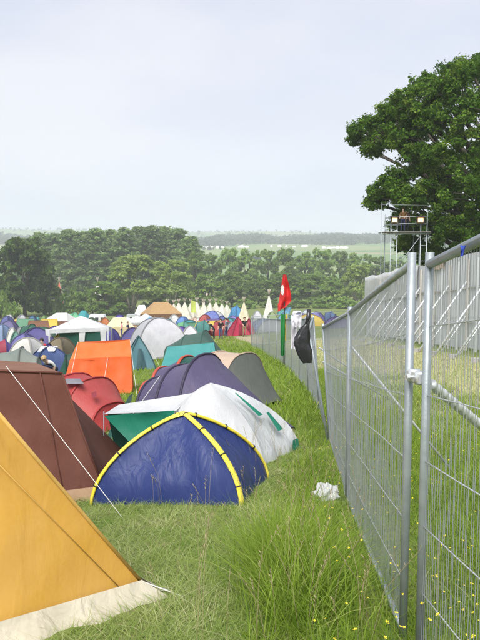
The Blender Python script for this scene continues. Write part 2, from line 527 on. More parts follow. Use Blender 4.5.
def tree_proto(kind, seed):
    rng = np.random.default_rng(seed); rd = random.Random(seed)
    tr = MB()
    if kind == 'poplar':
        H = 34.0; cl = []
        for k in range(300):
            z = rng.uniform(.02, 1.0); w = 5.0 * min(1, (1 - z) * 3.2 + .12) ** .55 * min(1, .45 + z * 2) * rng.uniform(.25, 1.0)
            a = rng.uniform(0, 2 * math.pi)
            cl.append((math.cos(a) * w, math.sin(a) * w, z * H * .97, rng.uniform(.6, 1.8)))
        v, f, t = clump_leaves(np.array(cl), 32, .95, rng, up=.45)
        tr.tube([(0, 0, -1), (.1, 0, 8), (0, .1, 20), (0, 0, 31)], [.55, .45, .28, .06], 7)
        m = leaf_poplar; bk = bark
    elif kind in ('broad', 'dark', 'willow'):
        H = 20.0; R = 9.0 if kind != 'dark' else 11.0; cl = []
        nl = 40 if kind != 'dark' else 64
        lob = []
        for k in range(nl):
            z = rng.uniform(.06, .95); w = math.sin(math.pi * (.2 + .74 * z)) ** .6 * R
            a = 2 * math.pi * k * .618 + rng.uniform(-.3, .3); rr = w * rng.uniform(.35, .85)
            lob.append((math.cos(a) * rr, math.sin(a) * rr, z * H * .93 + .6, rng.uniform(2.0, 3.4)))
        for x, y, z, r in lob:
            for q in range(9):
                d = rng.normal(0, 1, 3); d /= np.linalg.norm(d); d[2] = abs(d[2]) * .9 - .15
                cl.append((x + d[0] * r * .75, y + d[1] * r * .75, max(.8, z + d[2] * r * .75), rng.uniform(.7, 1.35)))
        v, f, t = clump_leaves(np.array(cl), 34, {'broad': .95, 'dark': 1.2, 'willow': .85}[kind], rng, up=.85 if kind != 'willow' else .6)
        if kind == 'willow':
            for k in range(5):
                a = k * 1.26; tr.tube([(0, 0, -1), (math.cos(a) * 1.2, math.sin(a) * 1.2, 4), (math.cos(a) * 3.6, math.sin(a) * 3.6, 13)], [.35, .28, .08], 6)
        else:
            tr.tube([(0, 0, -1), (.15, 0, 4), (0, .2, 9), (.2, 0, 15)], [.7, .5, .35, .1], 8)
            for k in range(8):
                x, y, z, r = lob[k * 3]
                tr.tube([(0, 0, 3 + k * .8), (x * .5, y * .5, 3 + k * .8 + (z - 3 - k * .8) * .6), (x, y, z)], [.28, .16, .05], 5)
        m = {'broad': leaf_mid, 'dark': leaf_dark, 'willow': leaf_pale}[kind]; bk = bark if kind != 'willow' else bark_pale
    else:   # bush
        H = 7.0; cl = []
        for k in range(90):
            a = rng.uniform(0, 6.28); rr = 4.4 * math.sqrt(rng.random()); z = rng.uniform(.4, 1) * H * math.sqrt(max(.05, 1 - (rr / 5) ** 2))
            cl.append((math.cos(a) * rr, math.sin(a) * rr, z * rng.uniform(.4, 1), rng.uniform(.6, 1.2)))
        v, f, t = clump_leaves(np.array(cl), 28, .85, rng, up=.8)
        for k in range(5):
            a = k * 1.26; tr.tube([(0, 0, -.6), (math.cos(a), math.sin(a), 1.8), (math.cos(a) * 2, math.sin(a) * 2, 4.5)], [.16, .11, .04], 5)
        m = leaf_mid; bk = bark
    return dict(H=H, crown=np_mesh('crown', v, f, t, m), trunk=mesh('trunk', tr, bk))

PROTO = {k: [tree_proto(k, s + i * 31) for i in range(nv)] for k, s, nv in (('poplar', 3, 3), ('broad', 11, 3), ('dark', 21, 1), ('willow', 41, 2), ('bush', 61, 2))}
_tc = {}
def place_tree(name, kind, px, pytop, d, label, group=None, wpx=None, cat='tree'):
    i = _tc.get(kind, 0); _tc[kind] = i + 1
    P = PROTO[kind][i % len(PROTO[kind])]
    x = gx(px, d); z = ground(x, d)
    h = at(px, pytop, d).z - z
    T = thing(name, label, cat, (x, d, z), group)
    s = h / P['H']; sx = s
    if wpx:
        w0 = {'poplar': 9.6, 'broad': 20.5, 'dark': 24.5, 'willow': 20.5, 'bush': 10.5}[kind]
        sx = wpx / F_PX * d / w0
    T.rotation_euler = (0, 0, random.uniform(0, 6.28)); T.scale = (sx, sx, s)
    for nm in ('trunk', 'crown'):
        o = bpy.data.objects.new(nm, P[nm]); COL.objects.link(o); o.parent = T
    return T

# ------------------------------------------------------------------ the big oak on the right
def build_oak():
    rng = np.random.default_rng(5); rd = random.Random(5)
    D = 58.0
    base = gz(gx(492, D), D)
    T = thing('oak_tree', 'huge spreading oak tree rising behind the grey hoarding on the right', 'tree', base)
    lob = [(362, 138, 15), (376, 126, 17), (392, 116, 18), (408, 106, 19), (424, 96, 20), (440, 88, 21), (456, 78, 20), (472, 70, 18), (490, 72, 24), (515, 85, 26),
           (388, 140, 14), (410, 134, 20), (432, 124, 24), (455, 112, 26), (480, 105, 28), (510, 120, 30), (372, 152, 9), (354, 130, 9),
           (418, 160, 20), (440, 155, 24), (464, 150, 28), (495, 155, 34), (530, 150, 30),
           (382, 192, 13), (396, 182, 13), (374, 202, 9), (404, 200, 17), (424, 190, 22), (448, 190, 26), (476, 195, 30), (510, 200, 32), (540, 195, 28),
           (398, 222, 11), (414, 226, 16), (438, 224, 22), (464, 232, 24), (492, 236, 26), (525, 235, 28), (408, 246, 12), (428, 250, 16), (452, 258, 16), (478, 262, 18)]
    ctr = 490
    clumps = []; limbs = []
    for px, py, r in lob:
        # lobes near the crown's rim stand near the trunk's depth, inner ones come towards or go away from the viewer
        e = max(0.0, 1 - ((px - ctr) / 140) ** 2 - ((py - 170) / 125) ** 2)
        zs = [0] if e < .18 else [-1, 1]
        for sgn in zs:
            d = D + sgn * 9.5 * math.sqrt(e) * rd.uniform(.75, 1.05) + rd.uniform(-.8, .8)
            c = at(px, py, d); R = r * D / F_PX
            limbs.append((c, R))
            nsub = int(6 + r * .85)
            for k in range(nsub):
                v = rng.normal(0, 1, 3); v /= np.linalg.norm(v); rr = R * rng.uniform(.35, 1.05)
                clumps.append((c.x + v[0] * rr, c.y + v[1] * rr, c.z + v[2] * rr * .8, rng.uniform(.32, .72)))
    v, f, t = clump_leaves(np.array(clumps), 105, .2, rng, up=.5)
    b = np.array(base); v = v - b
    o = bpy.data.objects.new('crown', np_mesh('oak_crown', v, f, t, leaf_oak)); COL.objects.link(o); o.parent = T; BASE[o.name] = base
    tr = MB()
    spine = [base + Vector((0, 0, -.6)), base + Vector((.1, 0, 2.5)), base + Vector((-.1, .1, 6)), base + Vector((.3, 0, 10)), base + Vector((0, 0, 15))]
    tr.tube(spine, [1.05, .85, .72, .5, .15], 12)
    part(T, 'trunk', tr, bark)
    for c, R in limbs:
        if rd.random() < .35: continue
        hz = rd.uniform(.35, .75); s = base + Vector((0, 0, max(3, min(12, (c.z - base.z) * hz))))
        m1 = s.lerp(c, .4) + Vector((rd.uniform(-.6, .6), rd.uniform(-.6, .6), rd.uniform(-.2, 1.0)))
        m2 = s.lerp(c, .72) + Vector((rd.uniform(-.5, .5), rd.uniform(-.5, .5), rd.uniform(-.3, .7)))
        mb = MB(); mb.tube([s, m1, m2, c], [.34, .22, .13, .04], 6)
        for q in range(4):
            w = Vector((rd.uniform(-1, 1), rd.uniform(-1, 1), rd.uniform(-.5, .9))) * R
            mb.tube([m2.lerp(c, q / 5), c.lerp(c + w, .5), c + w], [.07, .045, .015], 4)
        part(T, 'limb', mb, bark)
build_oak()

# ------------------------------------------------------------------ woods
SCRUB = ['beneath the right willow', 'behind the teepee row', 'behind the lone cream teepee', 'behind the pale teepee with bare poles', 'right of the red flag', 'above the fence corner', 'below the light rounded tree', 'beside the scaffold tower foot', 'right of the dark round tree', 'left of the tan marquee', 'between tan marquee and willow stems']
ORD = ['first', 'second', 'third', 'fourth', 'fifth', 'sixth', 'seventh', 'eighth', 'ninth', 'tenth', 'eleventh', 'twelfth', 'thirteenth', 'fourteenth', 'fifteenth', 'sixteenth', 'seventeenth', 'eighteenth']
for i, (px, top) in enumerate(((27, 238), (42, 232), (56, 233), (70, 229), (84, 231), (98, 228), (112, 229), (126, 227), (140, 226), (153, 225), (166, 226), (179, 228), (191, 236))):
    place_tree('poplar_tree', 'poplar', px, top, random.uniform(345, 372), 'tall poplar, %s from the left in the long skyline row' % ORD[i], 'row of poplars', wpx=30)
place_tree('broadleaf_tree', 'dark', 25, 238, 236, 'dark round broadleaf tree at the far left in front of the poplars', wpx=76)
place_tree('broadleaf_tree', 'dark', -42, 244, 240, 'dark broadleaf tree at the left edge beside the round dark tree', wpx=66)
place_tree('leafy_bush', 'bush', 1, 281, 222, 'light green bush at the left picture edge below the dark tree', wpx=22, cat='bush')
place_tree('leafy_bush', 'bush', 15, 301, 216, 'small round green bush at the foot of the dark tree', wpx=18, cat='bush')
place_tree('willow_tree', 'willow', 132, 254, 258, 'broad pale green willow standing before the poplars, left one of the pair', wpx=74)
place_tree('willow_tree', 'willow', 170, 260, 262, 'broad pale green willow before the poplars, right one with bare stems', wpx=66)
place_tree('broadleaf_tree', 'broad', 107, 281, 246, 'small green tree left of the pale willows above the caravan', wpx=44)
for px, top, w, wh in ((57, 285, 30, 'left'), (75, 285, 32, 'middle'), (92, 287, 28, 'right')):
    place_tree('leafy_bush', 'bush', px, top, 248, 'green hedge bush below the poplars behind the white gazebo, %s of three' % wh, 'hedge bushes below the poplars', wpx=w, cat='bush')
for i, (px, top, w, d) in enumerate(((196, 254, 30, 330), (212, 258, 34, 372), (230, 253, 36, 384), (250, 252, 36, 378), (268, 254, 34, 390), (286, 253, 36, 380), (304, 255, 36, 392), (322, 253, 34, 376), (340, 256, 34, 388), (358, 256, 36, 380), (376, 260, 34, 396), (394, 264, 34, 390), (412, 262, 36, 400))):
    place_tree('broadleaf_tree', 'broad', px, top - 4.5, d, 'broadleaf tree, %s from the left in the back rank of the valley wood' % ORD[i], 'back rank of the valley wood', wpx=w)
for i, (px, top, w, d) in enumerate(((206, 274, 40, 285), (232, 272, 44, 292), (258, 276, 40, 300), (284, 272, 44, 305), (310, 274, 42, 296), (332, 277, 34, 290))):
    place_tree('broadleaf_tree', 'broad', px, top, d, 'rounded tree, %s from the left in the front rank of the valley wood' % ORD[i], 'front rank of the valley wood', wpx=w)
place_tree('broadleaf_tree', 'willow', 356, 264, 280, 'lighter rounded tree at the right end of the valley wood', wpx=42)
for i, (px, top, w, d) in enumerate(((186, 296, 22, 262), (218, 296, 26, 268), (246, 297, 26, 272), (272, 298, 26, 275), (298, 297, 26, 270), (322, 298, 24, 268), (346, 296, 26, 266), (372, 297, 26, 262), (50, 300, 22, 250), (118, 300, 24, 256), (146, 301, 22, 260))):
    place_tree('leafy_bush', 'bush', px, top, d, 'low scrubby bush at the foot of the wood, %s' % SCRUB[i], 'scrub at the foot of the wood', wpx=w, cat='bush')

leaf_far = leafy('far_wood_leaves', (.025, .05, .018, 1), (.05, .085, .028, 1), .25, (.07, .11, .035, 1))
def far_wood():
    rng = np.random.default_rng(9); cl = []
    for k in range(12000):                                    # wood along the middle ridge
        y = rng.uniform(1400, 2060); x = rng.uniform(-900, 900)
        if y < 1500 + 50 * math.sin(x / 120) + 40 * math.sin(x / 47): continue
        cl.append((x, y, ground(x, y) + rng.uniform(2, 13) * (1 + .35 * math.sin(x / 60) * math.sin(x / 23)), rng.uniform(3.5, 7)))
    for k in range(1500):                                    # hedges and copses on the far hill
        hx = rng.integers(0, 22); y0 = 2420 + hx * 36; x = rng.uniform(-1900, 1500); y = y0 + 60 * math.sin(x / 190 + hx * 2) + rng.uniform(-8, 8)
        if math.sin(x / 140 + hx * 1.7) < -.1: continue
        cl.append((x, y, ground(x, y) + rng.uniform(1, 8), rng.uniform(4, 8)))
    for k in range(420):                                     # hedges round the nearer fields
        hx = rng.integers(0, 4); y = (900, 1130, 1290, 1640)[hx] + rng.uniform(-6, 6); x = rng.uniform(-900, 900)
        if math.sin(x / 90 + hx * 1.7) < .1: continue
        cl.append((x, y, ground(x, y) + rng.uniform(1, 4), rng.uniform(2, 4)))
    v, f, t = clump_leaves(np.array(cl), 8, 7.5, rng, up=.8)
    o = bpy.data.objects.new('distant_woodland', np_mesh('distant_woodland', v, f, t, leaf_far)); COL.objects.link(o)
    tag(o, 'hazy dark line of woods and hedges on the far ridge', 'woodland', kind='stuff')
    mb = MB()                                                # far camp: pale specks of caravans and tents
    for x0, x1, yy, nn in ((-160, 20, 1385, 22), (160, 220, 1330, 12), (40, 150, 1400, 6)):
        for k in range(nn):
            x = rng.uniform(x0, x1); y = yy + rng.uniform(-25, 25); w, h = rng.uniform(4, 9), rng.uniform(2.2, 3.6)
            z = ground(x, y)
            mb.box((x, y, z + h / 2), (w, 3, h)); mb.add([(x - w / 2, y - 1.5, z + h), (x + w / 2, y - 1.5, z + h), (x, y, z + h + 1.2), (x, y + 1.5, z + h)], [(0, 1, 2), (1, 3, 2), (3, 0, 2)])
    solo('distant_camp', mb, plain('far_white', (.75, .75, .73, 1), bump=0), 'pale specks of a distant camp in a field below the ridge', 'camp', base=(0, 1500, ground(0, 1500)), kind='stuff', smooth=False)
far_wood()
#@@NEXT2

# ------------------------------------------------------------------ wire mesh fence
def fence_panel(p0, p1, label, group=None, H=2.0, lean0=(0, 0), lean1=(0, 0), detail=True, zoff=0.0, zoff1=None, wires=None, posts=(True, True)):
    a, b = Vector((p0[0], p0[1], 0)), Vector((p1[0], p1[1], 0))
    L = (b - a).length; ux = (b - a) / L
    za, zb = ground(*p0) + .03 + zoff, ground(*p1) + .03 + (zoff if zoff1 is None else zoff1)
    T = thing('wire_fence', label, 'fence', (a.x, a.y, za), group)
    def P(s, h):
        q = a.lerp(b, s); k = h / H
        lx = (lean0[0] * (1 - s) + lean1[0] * s) * k; ly = (lean0[1] * (1 - s) + lean1[1] * s) * k
        dr = math.sqrt(max(0, 1 - (lx * lx + ly * ly) / (h * h + 1e-6))) if h > 0 else 1
        return Vector((q.x + lx, q.y + ly, za * (1 - s) + zb * s + h * dr))
    e = .02 / L
    for s, sgn, on in ((e, 1, posts[0]), (1 - e, -1, posts[1])):
        mb = MB(); mb.tube([P(s, -.12), P(s, H * .5), P(s, H + .03)], .021, 10); part(T, 'post', mb, galv)
    for h in (H - .025, .1):
        mb = MB(); mb.tube([P(e, h), P(.5, h), P(1 - e, h)], .021 if h > 1 else .017, 10)
        part(T, 'top_rail' if h > 1 else 'bottom_rail', mb, galv)
    # horizontal wires, each with its own slight bend
    hs = (.36, .68, 1.0, 1.32, 1.64) if detail else (.7, 1.35)
    for i, h in enumerate(hs):
        am = random.uniform(-.02, .02); mb = MB()
        mb.tube([P(e + (1 - 2 * e) * k / 14, h + am * math.sin(k / 14 * math.pi) + random.uniform(-.004, .004)) + Vector((0, 0, 0)) for k in range(15)], .0032, 5)
        part(T, 'cross_wire', mb, galv_light)
    mb = MB(); n = wires or int(L / .031)
    perp = Vector((-ux.y, ux.x, 0))
    for k in range(1, n):
        s = k / n; j = random.uniform(-.0012, .0012); off = perp * .004
        p, q, r = P(s + j, .1) + off, P(s + j * .3, 1.0) + off * (1 + random.uniform(-1, 1)), P(s, H - .03) + off
        mb.tube([p, q, r], .0015, 3, cap=False)
    part(T, 'wire_mesh', mb, galv_wire, kind='stuff')
    return T, P
def clamp(T, c, ang):
    mb = MB(); mb.box(c, (.13, .05, .045), ang)
    k = part(T, 'clamp', mb, galv_light, smooth=False)
    mb = MB(); d = Vector((math.cos(ang), math.sin(ang), 0)); nn = Vector((-d.y, d.x, 0))
    mb.tube([c - nn * .06, c + nn * .055], .009, 6); mb.tube([c - nn * .06, c - nn * .045], .017, 6)
    part(k, 'bolt', mb, galv_light, smooth=False)
    for s in (-1, 1):
        mb = MB(); mb.tube([c + d * .033 * s + Vector((0, 0, -.03)), c + d * .033 * s + Vector((0, 0, .03))], .03, 10); part(k, 'collar', mb, galv_light)
near, run = FENCE
T, P = fence_panel(near[0], near[1], 'nearest wire mesh fence panel on the right, cut by the picture edge', 'wire mesh fence run', H=1.95, zoff=-.08)
run_lab = ['wire mesh fence panel between the near clamped posts and the next post', 'second wire mesh fence panel seen nearly edge on beyond the first post',
           'leaning wire mesh fence panel behind the hanging black bag']
lean = {0: (0, 0), 1: (.0, 0), 2: (-.14, 0), 3: (-.16, 0), 4: (-.1, 0)}
for i in range(len(run) - 1):
    lab = run_lab[i] if i < 3 else 'wire mesh fence panel in the far run, %s beyond the leaning panel' % ORD[i - 3]
    l0, l1 = lean.get(i, (0, 0)), lean.get(i + 1, (0, 0))
    if i == 2: l0 = (-.36, 0)
    fence_panel(run[i], run[i + 1], lab, 'wire mesh fence run' , lean0=l0, lean1=l1, detail=i < 4, wires=None if i < 5 else 110, zoff=(-.1, -.13, -.26, -.1)[min(i, 3)], zoff1=(-.13, -.26, -.1, -.1)[min(i, 3)])
cA = Vector((.853, 3.225, ground(.85, 3.22) + 1.35)); clamp(T, cA, math.atan2(-.15, .035))
cross_end = [(.75, 45.2), (4.2, 46.5), (7.6, 47.8)]
for i in range(2):
    fence_panel(cross_end[i], cross_end[i + 1], ['far wire mesh panel turning right at the end of the fence run', 'far wire mesh panel joining the fence run to the hoarding'][i], 'wire mesh fence run', detail=False, wires=70)

def brace(name, a, b, r, label, m, ribs=False):
    a, b = Vector(a), Vector(b); mb = MB()
    if ribs:
        n = int((b - a).length / .014)
        pts = [a.lerp(b, k / n) for k in range(n + 1)]
        mb.tube(pts, [r * (1.0 if k % 4 < 2 else .76) for k in range(n + 1)], 12)
    else: mb.tube([a, a.lerp(b, .5), b], r, 8)
    solo(name, mb, m, label, 'pole', base=b, group='fence braces')
brace('brace_pole', at(351, 346, 6.75), gz(2.42, 7.25, -.05), .014, 'thin pale steel brace leaning from the second fence post to the grass', galv_light)
brace('brace_pole', gz(1.26, 10.2, 1.22), gz(3.35, 14.6, -.05), .017, 'longer pale brace leaning from the leaning panel to the grass', galv_light)
brace('ribbed_brace_pole', at(431, 384, 3.22), gz(2.85, 4.9, -.05), .026, 'thick ribbed metal brace sloping down behind the nearest fence panel', galv_light, True)
brace('brace_pole', gz(1.6, 13.6, 1.3), gz(3.6, 16.6, -.05), .017, 'small far pale brace behind the white hanging cloth', galv_light)

# ------------------------------------------------------------------ steel hoarding with struts
sheet_m = plain('hoarding_sheet', (.5, .52, .54, 1), rough=.45, var=.2, scale=.9, bump=.12, bscale=5, metal=.0, spec=.4)
post_m = plain('hoarding_post', (.48, .46, .42, 1), rough=.7, var=.2)
white_tarp = fabric('white_tarp', (.62, .63, .63, 1), rough=.45, trans=.2)
buff_tarp = fabric('buff_tarp', (.5, .38, .28, 1), rough=.6, trans=.2)
def hoarding():
    A, B = Vector((11.2, 12.0, 0)), Vector((9.9, 53.0, 0)); N = 17
    u = (B - A) / N; un = u.normalized(); nn = Vector((-un.y, un.x, 0))     # towards the camera side (left)
    H = 4.4
    for i in range(N):
        a, b = A + u * i, A + u * (i + 1)
        za = ground(a.x, a.y)
        T = thing('steel_hoarding', 'tall grey steel hoarding bay with slanting struts, %s from the near end' % ORD[i], 'hoarding', (a.x, a.y, za), 'steel hoarding panels')
        hh = H + random.uniform(-.05, .05)
        for r in range(3):                                     # three sheets one over another, ribbed
            mb = MB(); n = 48; vs = []
            h0, h1 = .12 + r * (hh - .12) / 3, .12 + (r + 1) * (hh - .12) / 3 + .05
            off = .012 * r + random.uniform(0, .006)
            for k in range(n + 1):
                s = .004 + .992 * k / n; q = a.lerp(b, s); g = ground(q.x, q.y)
                d = (.014 if (k // 2) % 2 else 0) + off
                for h in (h0, h1): vs.append((q.x + nn.x * d, q.y + nn.y * d, g + h))
            mb.add(vs, [(2 * k, 2 * k + 2, 2 * k + 3, 2 * k + 1) for k in range(n)])
            part(T, 'sheet', mb, sheet_m, smooth=False)
        for s in (.0, .5):
            q = a.lerp(b, s) + nn * .12; g = ground(q.x, q.y)
            mb = MB(); mb.box((q.x, q.y, g + hh / 2 - .1), (.09, .09, hh - .2), math.atan2(un.y, un.x)); part(T, 'post', mb, galv_light if s else post_m, smooth=False)
            if s: continue
            f = q + nn * 2.3; gf = ground(f.x, f.y); e1 = q + nn * .05
            mb = MB(); mb.tube([Vector((e1.x, e1.y, g + hh * .72)), Vector((f.x, f.y, gf - .1))], .05, 7); st = part(T, 'strut', mb, galv_light)
            f2 = q + nn * 1.2; 
            mb = MB(); mb.tube([Vector((e1.x, e1.y, g + hh * .36)), Vector((f2.x, f2.y, ground(f2.x, f2.y) - .1))], .03, 7); part(T, 'strut', mb, galv_light)
            mb = MB(); mb.box((f.x, f.y, gf + .1), (.24, .24, .2), .3 + random.random()); part(st, 'foot', mb, concrete, smooth=False)
        for h in (1.3, 2.9):
            mb = MB(); q0, q1 = a + nn * .075, b + nn * .075
            mb.tube([Vector((q0.x, q0.y, ground(q0.x, q0.y) + h)), Vector((q1.x, q1.y, ground(q1.x, q1.y) + h))], .03, 6); part(T, 'rail', mb, post_m)
    def drape(s0, s1, drop_f, m, label, seed):
        mb = MB(); n, k2 = 24, 10; vs = []
        for i in range(n + 1):
            q = A.lerp(B, s0 + (s1 - s0) * i / n); g = ground(q.x, q.y) + H
            for j in range(k2 + 1):
                t = j / k2
                w = wob((i * .3, j * .4, seed), .16, 1, seed)
                if t < .5: d, z = .16 + w * .6, -drop_f * (1 - t * 2) + .12 * min(1, t * 4)
                else: d, z = .16 - (t - .5) * 1.7 + w * .3, .12 - (t - .5) * .5 + .1 * math.sin(i)
                vs.append((q.x + nn.x * d, q.y + nn.y * d, g + z + w * .6))
        mb.add(vs, [(i * (k2 + 1) + j, (i + 1) * (k2 + 1) + j, (i + 1) * (k2 + 1) + j + 1, i * (k2 + 1) + j + 1) for i in range(n) for j in range(k2)])
        solo('draped_tarp', mb, m, label, 'tarp', group='tarps over the hoarding')
    drape(.66, .999, 1.7, white_tarp, 'crumpled white tarp draped over the far end of the hoarding', 3.1)
    drape(.55, .61, .35, buff_tarp, 'small buff tarp hung over the hoarding below the oak', 8.3)
hoarding()

# ------------------------------------------------------------------ scaffold tower with floodlights
def scaffold():
    d = 50.0
    x0, x1 = gx(386, d), gx(421, d); x0 = max(x0, 10.75); w = x1 - x0; xm = (x0 + x1) / 2
    g = ground(xm, d); zp = at(400, 232, d).z
    T = thing('scaffold_tower', 'grey scaffold tower with railed platform standing before the oak', 'tower', (xm, d, g))
    ys = (d - .9, d + 1.1)
    for x in (x0, x0 + .45, x1 - .45, x1):
        for y in ys:
            top = zp + (1.35 if x in (x0, x1) else 1.0)
            mb = MB(); mb.tube([(x, y, g - .3), (x, y, top)], .03, 7); part(T, 'leg', mb, galv)
    mb = MB(); mb.tube([(x0 - .7, d - 1.0, g), (x0 - .7, d - 1.0, zp + 2.0)], .018, 6); part(T, 'mast', mb, galv)
    mb = MB(); mb.tube([(x0 - .7, d - 1.0, zp + 1.9), (x1 + .2, d - 1.0, zp + 1.85)], .012, 5); part(T, 'guard_wire', mb, galv)
    for k in range(5):
        y = ys[0] + .06 + k * (ys[1] - ys[0] - .1) / 4.0
        mb = MB(); mb.box((xm - .1, y, zp - .03), (w + .7, .44, .06)); part(T, 'plank', mb, deck_m, smooth=False)
    for h in (.55, 1.05):
        for y in ys:
            mb = MB(); mb.tube([(x0, y - .04, zp + h), (x1, y - .04, zp + h)], .024, 6); part(T, 'rail', mb, galv)
        for x in (x0, x1):
            mb = MB(); mb.tube([(x, ys[0], zp + h), (x, ys[1], zp + h)], .024, 6); part(T, 'rail', mb, galv)
    for y in ys:
        mb = MB(); mb.tube([(x0 - .3, y, zp - .12), (x1 + .3, y, zp - .12)], .04, 6); part(T, 'ledger', mb, galv)
    for k in range(5):
        z = zp - 1.0 - k * 1.1
        for xa in (x0, x1 - .45):
            mb = MB(); mb.tube([(xa, ys[0], z), (xa + .45, ys[0], z)], .024, 6); part(T, 'rung', mb, galv)
    for za, zb in ((zp - 2.6, zp - .3), (zp - 5, zp - 2.8)):
        mb = MB(); mb.tube([(x0 + .45, ys[0] - .03, za), (x1 - .45, ys[0] - .03, zb)], .024, 6); part(T, 'diagonal_brace', mb, galv)
    glow = plain('lit_lamp', (1, .8, .5, 1), emit=(1, .45, .12, 1), estr=1.0, bump=0)
    for px, lab in ((389, 'lit floodlight at the left end of the scaffold tower platform'), (414, 'lit floodlight at the right end of the scaffold tower platform')):
        x = gx(px, d); z = zp + .5; y = ys[0] - .16
        L = thing('floodlight', lab, 'floodlight', (x, y, z), 'floodlights on the tower')
        mb = MB(); vs = []
        for (yy, s) in ((0, .27), (.14, .25), (.3, .12)):
            vs += [(x - s * 1.1, y + yy, z - s * .85 + .3), (x + s * 1.1, y + yy, z - s * .85 + .3), (x + s * 1.1, y + yy, z + s * .85 + .3), (x - s * 1.1, y + yy, z + s * .85 + .3)]
        fs = [(i + j * 4, (i + 1) % 4 + j * 4, (i + 1) % 4 + j * 4 + 4, i + j * 4 + 4) for j in range(2) for i in range(4)] + [(8, 9, 10, 11)]
        mb.add(vs, fs); part(L, 'housing', mb, dark_metal, smooth=False)
        mb = MB(); mb.box((x, y - .005, z + .3), (.36, .03, .3)); part(L, 'lens', mb, glow, smooth=False)
        mb = MB(); mb.box((x, y - .02, z + .56), (.66, .2, .05)); part(L, 'visor', mb, dark_metal, smooth=False)
        mb = MB(); mb.tube([(x - .32, y + .1, z + .3), (x - .32, y + .12, z), (x + .32, y + .12, z), (x + .32, y + .1, z + .3)], .02, 6); part(L, 'bracket', mb, dark_metal)
    return xm, d, zp, ys
deck_m = plain('grey_deck', (.2, .19, .17, 1), rough=.85, var=.3)
TOWER = scaffold()
#@@NEXT3


# ------------------------------------------------------------------ the near tents
nav = fabric('navy_nylon', S(46, 64, 126, .82), rough=.42, trans=.15, crease=.5)
yel = fabric('yellow_tape', S(242, 222, 60, .92), rough=.5, trans=.1, crease=.15)
black_p = plain('black_plastic', (.02, .02, .022, 1), rough=.4, bump=0)
ochre = fabric('ochre_canvas', S(238, 184, 82, 1.0), rough=.75, trans=.22, spec=.1, crease=.16, dirt=.08)
ochre_dk = fabric('ochre_hem', S(222, 178, 90, .95), rough=.75, trans=.1, spec=.1, crease=.1)
cream = fabric('cream_valance', S(232, 224, 200, .68), rough=.65, trans=.12, spec=.15, crease=.6)
brown = fabric('brown_canvas', S(122, 78, 66, .8), rough=.75, trans=.2, spec=.1, crease=.3, dirt=.18)
brown_skylit = fabric('skylit_brown_canvas', S(160, 118, 98, .75), rough=.75, trans=.2, spec=.1, crease=.3, dirt=.18)  # same brown canvas, with sky light on the flat roof painted in as lighter colour
mudflap = fabric('mud_flap', S(176, 144, 112, .8), rough=.8, trans=.1, spec=.1)
white_f = fabric('white_flysheet', S(226, 228, 230, .84), rough=.45, trans=.28, crease=.45)
green_f = fabric('emerald_fabric', S(30, 140, 112, .85), rough=.5, trans=.25)
dgreen_f = fabric('dark_green_fabric', S(38, 92, 80, .8), rough=.5, trans=.15)
purp = fabric('purple_nylon', S(92, 84, 116, .85), rough=.5, trans=.12, crease=.4)
purp_dk = fabric('dark_purple_nylon', S(62, 56, 80, .8), rough=.5, trans=.1)
beige = fabric('beige_fabric', S(214, 188, 164, .85), rough=.6)
grey_dk = fabric('dark_grey_mesh', S(112, 116, 110, .8), rough=.7)
maroon = fabric('maroon_fabric', S(150, 62, 72, .85), rough=.55)
orange_red = fabric('orange_trim', S(206, 92, 70, .85), rough=.55)
red_t = fabric('red_nylon', S(192, 66, 64, .85), rough=.5, trans=.25)
red_lt = fabric('pale_red_nylon', S(200, 84, 80, .85), rough=.5, trans=.25)
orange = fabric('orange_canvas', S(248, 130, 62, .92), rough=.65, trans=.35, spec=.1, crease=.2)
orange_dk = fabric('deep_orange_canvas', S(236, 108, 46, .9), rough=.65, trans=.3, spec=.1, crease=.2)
grey_flap = fabric('grey_flap', S(140, 140, 146, .85))
pole_m = plain('grey_tent_pole', (.3, .31, .32, 1), rough=.4, metal=.4, bump=0)
GN = 'tents along the fence side'

# navy dome with yellow sleeves
c4 = [(-1.58, 6.98), (.02, 6.6), (.33, 7.8), (-1.15, 8.25)]
T = thing('dome_tent', 'small navy blue dome tent with bright yellow pole sleeves in the foreground', 'tent', gz(-.5, 7.8), GN)
_, pole = dome(T, c4, (-.62, 7.3), .89, [nav], yel, n=20, m=20, p=1.5, q=1.04, sag=.045, wr=.035, sr=.033, clips=black_p, low=.05)
mb = MB(); q0, q1, q2 = pole(c4[0], .74), pole(c4[1], .9), pole(c4[2], .9); ap = pole(c4[0], 1)
q3 = pole(c4[3], .86)
mb = patch(q0 + V(0, -.01, .025), q1 + V(0, -.01, .03), ap.lerp(q2, .6) + V(0, 0, .035), ap.lerp(q3, .5) + V(0, 0, .03), 8, 6, -.02, .006)
part(T, 'vent_cap', mb, yel, label='yellow cap where the poles cross')
for c, ex in ((c4[2], (.62, 8.0)), (c4[0], (-1.78, 7.2)), (c4[1], (.1, 6.72))):
    a = pole(c, .05); line(T, 'guy_line', a, gz(ex[0], ex[1], .02), .004, black_p)

